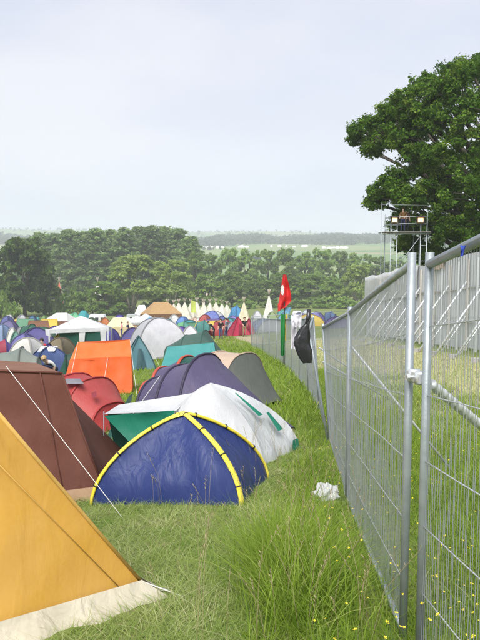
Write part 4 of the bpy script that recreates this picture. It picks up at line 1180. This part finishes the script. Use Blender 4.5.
# small tents filling the back of the camp
rf = random.Random(4)
cols = [('blue', (92, 112, 176)), ('purple', (112, 92, 160)), ('white', (214, 216, 218)), ('green', (86, 134, 104)), ('teal', (74, 150, 152)), ('grey', (158, 160, 166)), ('red', (178, 74, 74)), ('yellow', (214, 186, 84)), ('tan', (176, 152, 118))]
bands = [(4, 44, 'below the dark round tree'), (48, 112, 'behind the white gazebo'), (114, 150, 'left of the tan marquee'), (152, 196, 'before the tan marquee'), (198, 236, 'below the teepee row'), (256, 344, 'beyond the fence near the hoarding')]
for x0, x1, where in bands:
    cs_ = cols[:]; rf.shuffle(cs_)
    for k, (cn, rgb) in enumerate(cs_):
        px = x0 + (k + rf.uniform(.2, .8)) * (x1 - x0) / len(cs_); dist, word = rf.choice(((rf.uniform(66, 90), 'little'), (rf.uniform(105, 150), 'tiny'), (rf.uniform(160, 215), 'tiny distant')))
        g_ = gz(gx(px, dist), dist); hh = rf.uniform(1.2, 1.7)
        py = 255 + (EYE - g_.z - hh) / dist * F_PX
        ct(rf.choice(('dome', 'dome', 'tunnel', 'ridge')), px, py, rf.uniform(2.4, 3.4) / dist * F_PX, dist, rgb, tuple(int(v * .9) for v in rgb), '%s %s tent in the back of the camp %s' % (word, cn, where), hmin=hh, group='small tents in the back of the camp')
tip = [(168, 303.5, 10), (174, 304, 10), (179, 303, 11), (185, 302.5, 11), (191, 303, 10), (197, 302, 11), (204, 303.5, 10), (210, 303, 11), (216, 302.5, 10), (222, 304, 10), (227, 305, 9)]
for i, (px, top, w) in enumerate(tip):
    ct('tipi', px, top - 1.2, w + 8, 195 + (i * 37 % 11), (230, 226, 208), (218, 212, 190), 'cream canvas teepee, %s from the left in the row below the wood' % ORD[i], cat='teepee', group='row of teepees')
ct('tipi', 244, 301, 17, 120, (232, 222, 190), (220, 208, 176), 'lone cream teepee above the crimson tent', cat='teepee', group='lone teepees')
ct('tipi', 269, 294, 16, 130, (238, 236, 226), (226, 222, 210), 'tall pale teepee with bare pole tips left of the red flag', cat='teepee', group='lone teepees')
ct('tipi', 60, 281, 12, 318, (226, 120, 96), (236, 226, 216), 'red topped teepee peeping over the hedge bushes', cat='teepee', group='lone teepees')
ct('tipi', 98, 281, 12, 322, (236, 232, 224), (226, 222, 212), 'white teepee tip showing beside the small green tree', cat='teepee', group='lone teepees')
ct('ridge', 203, 291, 12, 316, (232, 212, 196), (222, 204, 190), 'pinkish cream tent roof among the trees above the teepee row')
mb = MB(); q = gz(gx(191, 190), 190); mb.tube([q, q + V(0, 0, 6.2)], .05, 6)
T = thing('banner', 'yellow green banner on a pole among the teepees', 'banner', q)
part(T, 'pole', mb, wood_grey); part(T, 'cloth', patch(q + V(.05, 0, 2.6), q + V(1.4, .2, 2.4), q + V(1.3, .1, 5.6), q + V(.05, 0, 6.1), 6, 8, .2, .15), fab((206, 220, 96)))

# caravan and trailer behind the field
def caravan(px, d, L, H, c, lab, name, cat):
    x = gx(px, d); z = ground(x, d)
    T = thing(name, lab, cat, (x, d, z))
    m = plain('body_%s' % name, S(*c, .9), rough=.35, var=.05, bump=.03, bscale=3)
    mb = MB(); prof = [(-L/2, .45), (L/2, .45), (L/2 + .05, H * .6), (L/2 - .35, H), (-L/2 + .3, H + .05), (-L/2 - .06, H * .62)]
    vs = [(x + u, d + s, z + h) for s in (-1.05, 1.05) for u, h in prof]; n = 6
    mb.add(vs, [tuple(range(n)), tuple(range(2 * n - 1, n - 1, -1))] + [(i, i + n, (i + 1) % n + n, (i + 1) % n) for i in range(n)]); part(T, 'body', mb, m, smooth=False)
    glass = plain('dark_glass', (.05, .06, .07, 1), rough=.1, bump=0, spec=.6)
    for u, w in ((-L * .3, L * .22), (0, L * .2), (L * .32, L * .16)):
        mb = MB(); mb.box((x + u, d - 1.07, z + H * .68), (w, .04, H * .24)); part(T, 'window', mb, glass, smooth=False)
    mb = MB(); mb.box((x + L * .16, d - 1.075, z + H * .5), (.6, .03, H * .68)); part(T, 'door', mb, plain('caravan_door', S(214, 214, 210, .85), bump=0), smooth=False)
    mb = MB(); mb.box((x, d - 1.07, z + H * .4), (L * .97, .03, .14)); part(T, 'stripe', mb, plain('caravan_stripe', S(70, 110, 150, .8), bump=0), smooth=False)
    for u in (-.45, .45):
        mb = MB(); mb.tube([(x + u, d - 1.1, z + .3), (x + u, d - .9, z + .3)], .32, 14); part(T, 'wheel', mb, black_p)
caravan(98, 138, 3.4, 2.6, (236, 236, 236), 'white caravan with dark windows at the hedge behind the gazebo', 'caravan', 'caravan')
caravan(132, 156, 2.5, 2.6, (180, 186, 186), 'grey trailer left of the tan marquee', 'trailer', 'trailer')
caravan(135, 168, 2.2, 2.3, (150, 156, 160), 'small grey van between trailer and white tent roof', 'van', 'van')
#@@NEXT5

# ------------------------------------------------------------------ flags, hung cloth, bag, litter
def hang(T, name, top, w, h, m, seed, nx=10, ny=16, taper=.5, fold=.12, dirv=(1, 0), twist=.0):
    """limp cloth hanging from the line top .. top + w*dirv"""
    mb = MB(); vs = []
    for j in range(ny + 1):
        t = j / ny
        for i in range(nx + 1):
            s = i / nx
            ww = w * (1 - taper * t) ; u = (s - .5 * taper * t * 0) * ww
            f = math.sin(s * 11 + t * 2.5 + seed) * fold * (.25 + .75 * t) + wob((s * 3, t * 3, seed), fold, 1, seed)
            vs.append((top[0] + dirv[0] * u - dirv[1] * f, top[1] + dirv[1] * u + dirv[0] * f, top[2] - h * t - .12 * w * math.sin(s * math.pi) + twist * s * (1 - t * .6)))
    mb.add(vs, [(j * (nx + 1) + i, j * (nx + 1) + i + 1, (j + 1) * (nx + 1) + i + 1, (j + 1) * (nx + 1) + i) for j in range(ny) for i in range(nx)])
    return part(T, name, mb, m)
def flags():
    d = 26.6; x = float(fence_x(d)) - .05; g = gz(x, d); top = at(284.5, 274, d).z
    T = thing('flag_pole', 'dark pole with red flag above a green and yellow streamer on the fence', 'flag', g)
    mb = MB(); mb.tube([g + V(0, 0, -.2), V(x, d, top)], .02, 7); part(T, 'pole', mb, black_p)
    redm = fab((226, 40, 40)); gre = fab((40, 140, 70)); yl = fab((236, 200, 50)); wh = fab((236, 232, 232)); bl = fab((120, 176, 206))
    # red flag: broad above, gathered along the pole, one corner blown right
    fl = MB(); vs = []; nx, ny = 10, 18; H = 1.36
    for j in range(ny + 1):
        t = j / ny
        l = -.06 - .20 * t; r = .05 + .2 * math.sin(min(1, t * 1.35) * math.pi / 2) * (1 if t < .78 else 1 - (t - .78) * 4.3)
        if t > .78: l = -.26
        r = max(r, l + .05)
        for i in range(nx + 1):
            s = i / nx
            vs.append((x + l + (r - l) * s, d - .04 + math.sin(s * 9 + t * 3) * .09 + wob((s * 3, t * 4, 1), .1, 1), top - .02 - H * t - (.22 if t > .7 else 0) * (s - .5) * -1 * (t - .7) * 3))
    fl.add(vs, [(j * (nx + 1) + i, j * (nx + 1) + i + 1, (j + 1) * (nx + 1) + i + 1, (j + 1) * (nx + 1) + i) for j in range(ny) for i in range(nx)])
    f = part(T, 'red_flag', fl, redm, label='limp red flag with white emblem')
    em = MB(); c = V(x - .09, d - .17, top - .62); pts = []
    for k in range(14):
        a = k / 14 * 2 * math.pi; rr = 1 if k % 2 else .82
        pts.append(c + V(math.cos(a) * .07 * rr, math.sin(a * 2) * .01, math.sin(a) * .22 * rr))
    em.add(pts + [c], [(k, (k + 1) % 14, 14) for k in range(14)]); part(f, 'emblem', em, wh)
    hang(T, 'blue_ribbon', (x + .02, d - .03, top - 1.28), .26, .72, bl, 2.0, taper=.7, fold=.05)
    hang(T, 'green_streamer', (x - .15, d - .06, top - 1.55), .2, 1.65, gre, 3.0, taper=.2, fold=.06)
    hang(T, 'yellow_streamer', (x + .02, d - .07, top - 1.55), .13, 1.05, yl, 5.0, taper=.6, fold=.05)
    # cloth and bag on the fence
    d = 10.6; p = at(293, 315, d); Tw = thing('hanging_cloth', 'crumpled white cloth hung over the fence right of the flag pole', 'cloth', (p.x, d, p.z))
    hang(Tw, 'cloth', (p.x - .03, d - .06, p.z), .12, .52, fab((232, 230, 236)), 1.0, taper=.35, fold=.07)
    hang(Tw, 'sleeve', (p.x - .01, d - .09, p.z + .03), .14, .2, fab((232, 230, 236)), 4.0, taper=.1, fold=.05)
    d = 9.9; p = at(309, 316, d)
    bm = plain('black_polythene', (.022, .022, .025, 1), rough=.28, var=.2, bump=.5, bscale=14, spec=.6)
    Tb = thing('bin_bag', 'black plastic bag hanging from the leaning fence post', 'bag', (p.x, d, p.z))
    mb = MB(); vs = []; nx, ny = 16, 18
    for j in range(ny + 1):
        t = j / ny
        cxp = 309 - 7.5 * math.sin(min(1, t * 1.7) * math.pi / 2) + 6.0 * max(0, t - .55) / .45; hw = (1.2 + 6.6 * math.sin(min(1, t * 1.02) * math.pi * .86) ** 1.1) / F_PX * d
        c = at(cxp, 321 + 42 * t, d - .1)
        for i in range(nx):
            a = i / nx * 2 * math.pi
            rr = 1 + .25 * math.sin(a * 5 + t * 2) * (1 - t * .4) + wob((math.cos(a) * 2, math.sin(a) * 2, t * 3), .3, 1, 3)
            vs.append((c.x + math.cos(a) * hw * rr, c.y + math.sin(a) * hw * .4 * rr, c.z + wob((a, t * 5, 2), .03, 1)))
    mb.add(vs, [(j * nx + i, j * nx + (i + 1) % nx, (j + 1) * nx + (i + 1) % nx, (j + 1) * nx + i) for j in range(ny) for i in range(nx)] + [tuple(ny * nx + i for i in range(nx))])
    part(Tb, 'bag', mb, bm)
    mb = MB(); q = at(309, 313, d - .05); mb.tube([q + V(0, 0, .05), q + V(-.01, -.03, -.06), at(306, 324, d - .1)], [.03, .035, .02], 8); part(Tb, 'knot', mb, bm)
    # blue rag on the near top rail
    p = at(464, 245, 2.56); Tr = thing('blue_rag', 'small blue rag tied to the near fence rail', 'rag', p)
    hang(Tr, 'rag', (p.x - .012, p.y, p.z), .022, .04, fab((50, 80, 190)), 2, taper=.5, fold=.01, nx=5, ny=6)
    # litter in the grass
    def litter(px, py, d, sx, sz, m, label, seed):
        bm_ = bmesh.new(); bmesh.ops.create_icosphere(bm_, subdivisions=4, radius=1)
        c = gz(gx(px, d), d, sz * .55); mb = MB()
        vs = [(c.x + v.co.x * sx * (1 + wob(v.co, .5, 1.6, seed) + wob(v.co, .28, 4, seed)), c.y + v.co.y * sx * .7 * (1 + wob(v.co, .5, 2, seed)), c.z + v.co.z * sz * (1 + wob(v.co, .7, 2.4, seed) + wob(v.co, .35, 5, seed))) for v in bm_.verts]
        mb.add(vs, [tuple(v.index for v in f.verts) for f in bm_.faces]); bm_.free()
        solo('plastic_bag', mb, m, label, 'litter', base=gz(gx(px, d), d), smooth=False)
    poly = fabric('white_polythene', (.72, .73, .74, 1), rough=.35, trans=.35, spec=.5, crease=.6)
    litter(326, 500, 6.65, .12, .1, poly, 'crumpled white plastic bag lying in the grass by the fence', 2.2)
    litter(247, 389, 20, .13, .12, grey_dk, 'small grey bundle in the grass by the far fence', 5.2)
flags()

# ------------------------------------------------------------------ people
skin_m = plain('skin', (.50, .33, .25, 1), rough=.6, var=.06, bump=0)
def person(label, x, y, rz, shirt, legs, hair, bend=0.0, crouch=0.0, arm=0.0, z=None, group=None, bare=True, scale=1.0):
    z = ground(x, y) if z is None else z
    J = {'pelvis': (0, 0, .95, .135), 'waist': (0, .01, 1.12, .125), 'chest': (0, 0, 1.32, .155), 'neck': (0, .015, 1.485, .058), 'head': (0, .035, 1.60, .092), 'crown': (0, .02, 1.69, .085)}
    B = [('pelvis', 'waist'), ('waist', 'chest'), ('chest', 'neck'), ('neck', 'head'), ('head', 'crown')]
    J['nose'] = (0, .135, 1.59, .018); B.append(('head', 'nose'))
    for s, k in ((-1, 'L'), (1, 'R')):
        J['sh' + k] = (s * .18, 0, 1.41, .066); J['el' + k] = (s * .235, -.03 + arm * .12, 1.14 + arm * .06, .047); J['wr' + k] = (s * (.225 - arm * .08), .04 + arm * .3, .91 + arm * .28, .032)
        J['ha' + k] = (s * (.222 - arm * .09), .06 + arm * .37, .85 + arm * .3, .036)
        J['hi' + k] = (s * .095, 0, .90, .098); J['kn' + k] = (s * .11, .03 + .34 * crouch, .50 + .1 * crouch, .066); J['an' + k] = (s * .115, -.02 - .03 * crouch, .10, .045); J['to' + k] = (s * .125, .14, .035, .04)
        B += [('chest', 'sh' + k), ('sh' + k, 'el' + k), ('el' + k, 'wr' + k), ('wr' + k, 'ha' + k), ('pelvis', 'hi' + k), ('hi' + k, 'kn' + k), ('kn' + k, 'an' + k), ('an' + k, 'to' + k)]
        hx, hy, hz, _ = J['ha' + k]
        for q in range(4):
            J['f%d%s' % (q, k)] = (hx - s * .012, hy + .035 - q * .019 + .01, hz - (.085, .095, .09, .072)[q], .0085); B.append(('ha' + k, 'f%d%s' % (q, k)))
        J['th' + k] = (hx - s * .03, hy + .055, hz - .045, .0095); B.append(('ha' + k, 'th' + k))
    if crouch:
        dz = .42 * crouch
        for n_, v in list(J.items()):
            if n_[:2] in ('kn', 'an', 'to'): continue
            J[n_] = (v[0], v[1] - .12 * crouch, v[2] - dz, v[3])
    if bend:
        px_, pz_ = J['pelvis'][1], J['pelvis'][2]
        for n_, v in list(J.items()):
            if n_[:2] in ('kn', 'an', 'to', 'hi') or n_ == 'pelvis': continue
            dy, dz = v[1] - px_, v[2] - pz_; c, s = math.cos(bend), math.sin(bend)
            ny_, nz_ = dy * c + dz * s, -dy * s + dz * c
            J[n_] = (v[0], px_ + ny_, pz_ + nz_, v[3])
    names = list(J); me = bpy.data.meshes.new('body')
    me.from_pydata([J[n_][:3] for n_ in names], [(names.index(a), names.index(b)) for a, b in B], [])
    o = bpy.data.objects.new('tmp_body', me); COL.objects.link(o)
    sk = o.modifiers.new('skin', 'SKIN'); sk.use_smooth_shade = True
    for i, n_ in enumerate(names):
        r = J[n_][3]; me.skin_vertices[0].data[i].radius = (r, r * (.72 if n_ in ('chest', 'waist', 'pelvis') else 1))
    me.skin_vertices[0].data[0].use_root = True
    sb = o.modifiers.new('sub', 'SUBSURF'); sb.levels = 1; sb.render_levels = 1
    dg = bpy.context.evaluated_depsgraph_get(); ev = o.evaluated_get(dg); m2 = bpy.data.meshes.new_from_object(ev)
    bpy.data.objects.remove(o)
    m2.materials.clear()
    for m in (skin_m, shirt, legs, black_p): m2.materials.append(m)
    segs = []
    for a, b in B:
        k = 0
        if a in ('pelvis', 'waist', 'chest') and b in ('waist', 'chest', 'shL', 'shR'): k = 1
        if a[:2] == 'sh': k = 1
        if a[:2] == 'el' and not bare: k = 1
        if a in ('pelvis',) and b[:2] == 'hi': k = 2
        if a[:2] in ('hi', 'kn'): k = 2
        if a[:2] == 'an': k = 3
        segs.append((Vector(J[a][:3]), Vector(J[b][:3]), k))
    idx = []
    for p in m2.polygons:
        c = p.center; best = (9, 0)
        for a, b, k in segs:
            ab = b - a; t = max(0, min(1, (c - a).dot(ab) / ab.length_squared)); dd = (c - a - ab * t).length
            if dd < best[0]: best = (dd, k)
        idx.append(best[1])
    m2.polygons.foreach_set('material_index', idx); m2.polygons.foreach_set('use_smooth', [True] * len(idx))
    T = thing('person', label, 'person', (x, y, z), group); T.rotation_euler = (0, 0, rz); T.scale = (scale,) * 3
    ob = bpy.data.objects.new('body', m2); COL.objects.link(ob); ob.parent = T
    hc = Vector(J['head'][:3]); cr = Vector(J['crown'][:3]); up = (cr - hc).normalized()
    bm_ = bmesh.new(); bmesh.ops.create_icosphere(bm_, subdivisions=3, radius=1)
    fw = Vector((0, 1, 0)); mb = MB()
    for v in bm_.verts: v.co = v.co * (1 + wob(v.co, .2, 3))
    dele = [v for v in bm_.verts if v.co.z < -.15 and v.co.y > -.35 or (v.co.y > .55 and v.co.z < .4)]
    bmesh.ops.delete(bm_, geom=dele, context='VERTS')
    R = Matrix.Rotation(-bend, 4, 'X'); bm_.verts.index_update()
    vs = [hc + up * .05 + (R @ Vector((v.co.x * .112, v.co.y * .125 - .012, v.co.z * .115 + .01))) for v in bm_.verts]
    mb.add(vs, [tuple(v.index for v in f.verts) for f in bm_.faces]); bm_.free()
    h = bpy.data.objects.new('hair', mesh('hair', mb, hair)); COL.objects.link(h); h.parent = T
hair_dk = plain('dark_hair', (.03, .022, .016, 1), rough=.6); hair_br = plain('brown_hair', (.12, .07, .035, 1), rough=.6); hair_bl = plain('fair_hair', (.4, .28, .14, 1), rough=.6)
cl = lambda n_, rgb: plain('cloth_' + n_, S(*rgb, .85), rough=.85, var=.12, bump=.3, bscale=25)
blk, jean, wht, khk, redc, navc, pnk, ylw = cl('black', (34, 34, 38)), cl('denim', (66, 84, 120)), cl('white', (232, 230, 230)), cl('khaki', (150, 134, 104)), cl('red', (186, 60, 62)), cl('navy', (46, 52, 84)), cl('pink', (222, 140, 150)), cl('ochre', (120, 92, 52))
PG = 'people in the camp'
person('person in black top bending forward on the path', gx(214, 58), 58, math.radians(80), blk, blk, hair_dk, bend=.75, arm=.4, group=PG)
person('person in black vest and blue jeans standing on the path', gx(221, 57), 57, math.radians(160), blk, jean, hair_br, arm=.2, group=PG)
person('person in grey blue top just behind the jeans wearer', gx(226.5, 60.5), 60.5, math.radians(60), cl('greyblue', (120, 126, 140)), navc, hair_dk, group=PG)
person('person in black shirt and khaki trousers before the crimson tent', gx(244.5, 60), 60, math.radians(200), blk, khk, hair_br, arm=.5, group=PG)
person('fair haired person in white top crouching beside the blue dome', gx(52, 26.6), 26.6, math.radians(150), wht, navc, hair_bl, crouch=1.2, bend=.85, arm=.5, group=PG)
person('person in red and white sitting by the large purple dome', gx(43, 36.5), 36.5, math.radians(170), redc, wht, hair_dk, crouch=.7, bend=.2, arm=.4, group=PG)
person('person standing beneath the white gazebo in maroon top', gx(88, 47.3), 47.3, math.radians(170), cl('maroon', (120, 50, 60)), navc, hair_dk, group=PG)
person('person in a dark top standing at the left gazebo leg', gx(68, 48.5), 48.5, math.radians(200), cl('slate', (70, 70, 84)), jean, hair_dk, group=PG)
person('person in pink walking by the cream marquee', gx(122, 70), 70, math.radians(100), pnk, jean, hair_br, arm=.3, group=PG)
person('person in navy walking by the cream marquee', gx(128, 72), 72, math.radians(250), navc, khk, hair_dk, arm=.3, group=PG)
xm, td, zp, tys = TOWER
person('person in ochre top and dark trousers on the scaffold platform', gx(400.5, td), td, math.radians(150), ylw, navc, hair_br, z=zp + .005, arm=.5, group=PG)
person('person in dark top standing behind on the scaffold platform', gx(404.5, td + .5), td + .5, math.radians(210), cl('umber', (96, 72, 60)), blk, hair_dk, z=zp + .005, group=PG)

# ------------------------------------------------------------------ grass
FOOT = []      # tent footprints kept clear of blades: (x, y, radius)
for o in list(COL.objects):
    if o.type == 'EMPTY' and o.get('category') == 'tent':
        FOOT.append((o.location.x, o.location.y, .4))
FOOT.append((gx(326, 6.65), 6.6, .2))
def blades(name, pts, h, w, lean_, curl, tint, mat, label, wind=(0, 0), segs=3):
    """pts (N,2); every blade a curved tapering ribbon"""
    N = len(pts); rng = RNG
    z = ground_np(pts[:, 0], pts[:, 1]) - .01
    az = rng.uniform(0, 2 * np.pi, N); dx, dy = np.cos(az) + wind[0], np.sin(az) + wind[1]
    nn = np.sqrt(dx * dx + dy * dy) + 1e-6; dx, dy = dx / nn, dy / nn
    sa = az + np.pi / 2 + rng.normal(0, .5, N); sx, sy = np.cos(sa), np.sin(sa)
    V_ = []
    for k in range(segs + 1):
        t = k / segs
        out_ = h * (lean_ * t + curl * t * t); up = h * (t - .45 * curl * t * t) * np.sqrt(np.clip(1 - (lean_ * .6) ** 2, .05, 1))
        cx, cy, cz = pts[:, 0] + dx * out_, pts[:, 1] + dy * out_, z + up
        ww = w * (1 - t) ** .7 * .5 if k < segs else w * .04
        V_.append(np.stack([cx - sx * ww, cy - sy * ww, cz], 1)); V_.append(np.stack([cx + sx * ww, cy + sy * ww, cz], 1))
    Vv = np.stack(V_, 1); K = 2 * (segs + 1)
    b = (np.arange(N) * K)[:, None]
    F = np.concatenate([b + np.array([[2 * k, 2 * k + 1, 2 * k + 3, 2 * k + 2]]) for k in range(segs)], 1).reshape(-1, 4)
    me = np_mesh(name, Vv.reshape(-1, 3), F, np.repeat(tint, segs), mat)
    o = bpy.data.objects.new(name, me); COL.objects.link(o)
    tag(o, label, 'grass', kind='stuff'); return o
grass_m = leafy('green_grass', (.14, .24, .02, 1), (.29, .4, .06, 1), .44, (.56, .55, .24, 1), rough=.5)
hay_m = leafy('trodden_grass', (.13, .23, .03, 1), (.3, .37, .11, 1), .35, (.58, .56, .33, 1), rough=.6)

def scatter(n, x0, x1, y0, y1, ok):
    x = RNG.uniform(x0, x1, n); u = RNG.random(n); y = y0 * (y1 / y0) ** u if y0 > 0 else RNG.uniform(y0, y1, n)
    k = ok(x, y)
    k &= ~((np.abs((x + .57) * .65 + (y - 4.2) * -.76) < .2) & ((x + .57) * -.76 + (y - 4.2) * -.65 > -.05) & ((x + .57) * -.76 + (y - 4.2) * -.65 < 2.2))
    for fx_, fy_, r in FOOT: k &= ((x - fx_) ** 2 + (y - fy_) ** 2) > r * r
    return np.stack([x[k], y[k]], 1)
def nz(x, y, s): return (np.sin(x * s * 1.7 + 1.3 * np.sin(y * s)) * np.sin(y * s * 1.3 + 2.1 * np.sin(x * s * .8)) + 1) / 2
edge = lambda y: .12 + .09 * (y - 3.0)
in_view = lambda x, y: np.abs(x) < .40 * y + .5
# trodden, half dried grass of the camp side
p = scatter(260000, -6, 1.9, 2.0, 13, lambda x, y: in_view(x, y) & (x < edge(y) + .25 + .2 * nz(x, y, 5)))
N = len(p); c = nz(p[:, 0], p[:, 1], 2.4)
blades('trodden_grass', p, RNG.uniform(.04, .12, N) * (.6 + .6 * c), RNG.uniform(.003, .006, N) * (1 + p[:, 1] * .06), RNG.uniform(.5, 1.7, N), RNG.uniform(.1, .9, N), np.clip(RNG.beta(1.6, 2.0, N) * .8 + .1 + .45 * (c - .5) + .3 * (nz(p[:, 0] + 7, p[:, 1], 6.5) - .45), 0, 1), hay_m, 'flattened pale grass between the tents', segs=2)
# long pale strands lying over it
p = scatter(16000, -4, .8, 2.2, 8, lambda x, y: in_view(x, y) & (x < edge(y) + .15)); N = len(p)
blades('straw_strands', p, RNG.uniform(.08, .2, N), RNG.uniform(.002, .004, N), RNG.uniform(1.2, 1.65, N), RNG.uniform(-.2, .6, N), RNG.uniform(.45, 1, N), hay_m, 'loose pale straw strands lying on the trodden grass', segs=3)
# lush uncut strip along the fence
p = scatter(120000, -.6, 2.4, 2.0, 26, lambda x, y: (x > edge(y) - .15 * nz(x, y, 6)) & (x < fence_x(y) + .12) & in_view(x, y))
N = len(p); c = nz(p[:, 0] + 3, p[:, 1], 3.1); ht = RNG.gamma(6, .036, N) * (.65 + .65 * c) * np.clip(np.abs(fence_x(p[:, 1]) - p[:, 0]) / .5, .3, 1); rel = np.clip((p[:, 0] - edge(p[:, 1])) / .3, .35, 1)
blades('tall_grass', p, np.clip(ht * rel, .06, .62), RNG.uniform(.004, .008, N) * (1 + p[:, 1] * .05), RNG.uniform(.05, .5, N), RNG.uniform(.1, .9, N), np.clip(RNG.beta(1.4, 2.3, N) + .45 * (nz(p[:, 0], p[:, 1] + 5, 4.2) - .5), 0, 1), grass_m, 'tall lush green grass along the fence', segs=3)
# tussock at the near edge of the uncut strip
p = np.stack([RNG.normal(.34, .14, 4200), RNG.normal(4.2, .45, 4200)], 1); N = len(p)
blades('grass_tussock', p, RNG.gamma(7, .05, N).clip(.1, .55), RNG.uniform(.004, .008, N), RNG.uniform(.03, .55, N), RNG.uniform(.05, .9, N), np.clip(RNG.beta(1.3, 2.2, N), 0, 1), grass_m, 'dense tall green tussock in the right foreground', segs=3)
# field side of the fence
p = scatter(170000, .8, 8, 2.0, 24, lambda x, y: (x > fence_x(y) + .1) & in_view(x, y) & (x < 3.1 + 1.2 * nz(x, y, 1.5) + 12 / y))
N = len(p); c = nz(p[:, 0], p[:, 1], 1.8)
blades('meadow_grass', p, RNG.uniform(.08, .3, N) * (.6 + .6 * c) * np.clip(np.abs(fence_x(p[:, 1]) - p[:, 0]) / .7, .35, 1), RNG.uniform(.004, .007, N) * (1 + p[:, 1] * .07), RNG.uniform(.05, .9, N), RNG.uniform(.1, .9, N), np.clip(RNG.beta(1.5, 2.8, N) + .2 * (c - .5), 0, 1), grass_m, 'meadow grass beyond the wire fence', segs=2)
# thinner dry grass on the worn strip
p = scatter(90000, 2.9, 11, 9, 50, lambda x, y: in_view(x, y) & (x < 9.2))
N = len(p)
blades('dry_grass', p, RNG.uniform(.05, .18, N), RNG.uniform(.008, .016, N) * (1 + p[:, 1] * .03), RNG.uniform(.2, 1.3, N), RNG.uniform(.1, .8, N), np.clip(RNG.beta(5, 1.0, N), 0, 1), hay_m, 'dry straw coloured grass along the hoarding', segs=2)
# tufts farther down the camp side
p = scatter(90000, -22, 2.2, 12, 60, lambda x, y: in_view(x, y) & (x < fence_x(y) + .2))
N = len(p); near_f = p[:, 0] > fence_x(p[:, 1]) - 2.0
blades('camp_grass', p, RNG.uniform(.06, .22, N) * (1 + .6 * near_f), RNG.uniform(.012, .025, N) * (1 + p[:, 1] * .02), RNG.uniform(.1, .8, N), RNG.uniform(.1, .8, N), np.clip(RNG.beta(1.5, 2.6, N), 0, 1), grass_m, 'green grass in the lanes of the camp', segs=2)

def flowers():
    rng = np.random.default_rng(12); mb = MB()
    pts = []
    for k in range(1500):
        y = 2.4 * (22 / 2.4) ** rng.random(); x = rng.uniform(float(fence_x(y)) - .75, float(fence_x(y)) + 3.2)
        if nz(np.array(x), np.array(y), 2.0) > .3 and abs(x) < .4 * y + .3 and x > edge(y) + .25: pts.append((x, y))
    for x, y in pts:
        h = rng.uniform(.16, .34); lx, ly = rng.normal(0, .05, 2); b = gz(x, y); t = b + V(lx, ly, h); r = rng.uniform(.005, .009)
        mb.tube([b, b.lerp(t, .5) + V(lx * -.2, 0, 0), t], .0013, 3, cap=False, mi=0)
        ti = rng.normal(0, .3, 2)
        for q in range(5):
            a = q * 1.2566 + rng.random(); d1 = V(math.cos(a), math.sin(a), ti[0] * math.cos(a) + ti[1] * math.sin(a) + .35); d2 = V(-math.sin(a), math.cos(a), 0)
            mb.add([t, t + d1 * r * .7 + d2 * r * .5, t + d1 * r * 1.2, t + d1 * r * .7 - d2 * r * .5], [(0, 1, 2, 3)], 1)
    solo('buttercups', mb, [plain('stem_green', (.1, .18, .04, 1), bump=0), plain('buttercup_yellow', (.85, .68, .04, 1), rough=.4, bump=0)], 'scattered yellow buttercups in the uncut grass by the fence', 'flowers', base=gz(1, 5), kind='stuff')
    mb = MB()                                              # flowering grass stalks
    st = [(rng.normal(-.45, .5), rng.normal(6.45, .15)) for k in range(9)] + [(rng.uniform(.0, 1.0), rng.uniform(3, 9)) for k in range(110)] + [(rng.uniform(-.5, .1), rng.uniform(3, 6.5)) for k in range(14)]
    for x, y in st:
        h = rng.uniform(.3, .68); b = gz(x, y); az = rng.uniform(0, 6.28); o = h * rng.uniform(.1, .45); t = b + V(math.cos(az) * o, math.sin(az) * o, h)
        m_ = b.lerp(t, .55) + V(-math.cos(az) * o * .2, -math.sin(az) * o * .2, h * .08)
        mb.tube([b, m_, t], .0014, 3, cap=False)
        for q in range(9):
            s = m_.lerp(t, .45 + q * .07); e = V(rng.normal(0, .012), rng.normal(0, .012), .016); w_ = V(.0025, .0025, 0)
            mb.add([s - w_, s + e * .6 + w_, s + e, s + e * .5 - w_], [(0, 1, 2, 3)])
    solo('seed_grass', mb, plain('seed_stalk', (.32, .27, .15, 1), bump=0), 'thin seeding grass stalks standing above the lawn and tussock', 'grass', base=gz(0, 6), kind='stuff')
flowers()

# ------------------------------------------------------------------ haze
def haze():
    mb = MB(); mb.box((0, 1820, 75), (5700, 4380, 210))
    me = mesh('haze', mb, [], smooth=False)
    m, nt, n, l, out = nodes_of('thin_haze')
    v = n.new('ShaderNodeVolumePrincipled'); v.inputs['Color'].default_value = (.88, .92, 1.0, 1); v.inputs['Density'].default_value = .0004
    v.inputs['Anisotropy'].default_value = 0.0
    l.new(v.outputs[0], out.inputs['Volume'])
    me.materials.append(m)
    o = bpy.data.objects.new('haze', me); COL.objects.link(o)
    tag(o, 'thin pale summer haze over the valley', 'haze', kind='stuff')
haze()
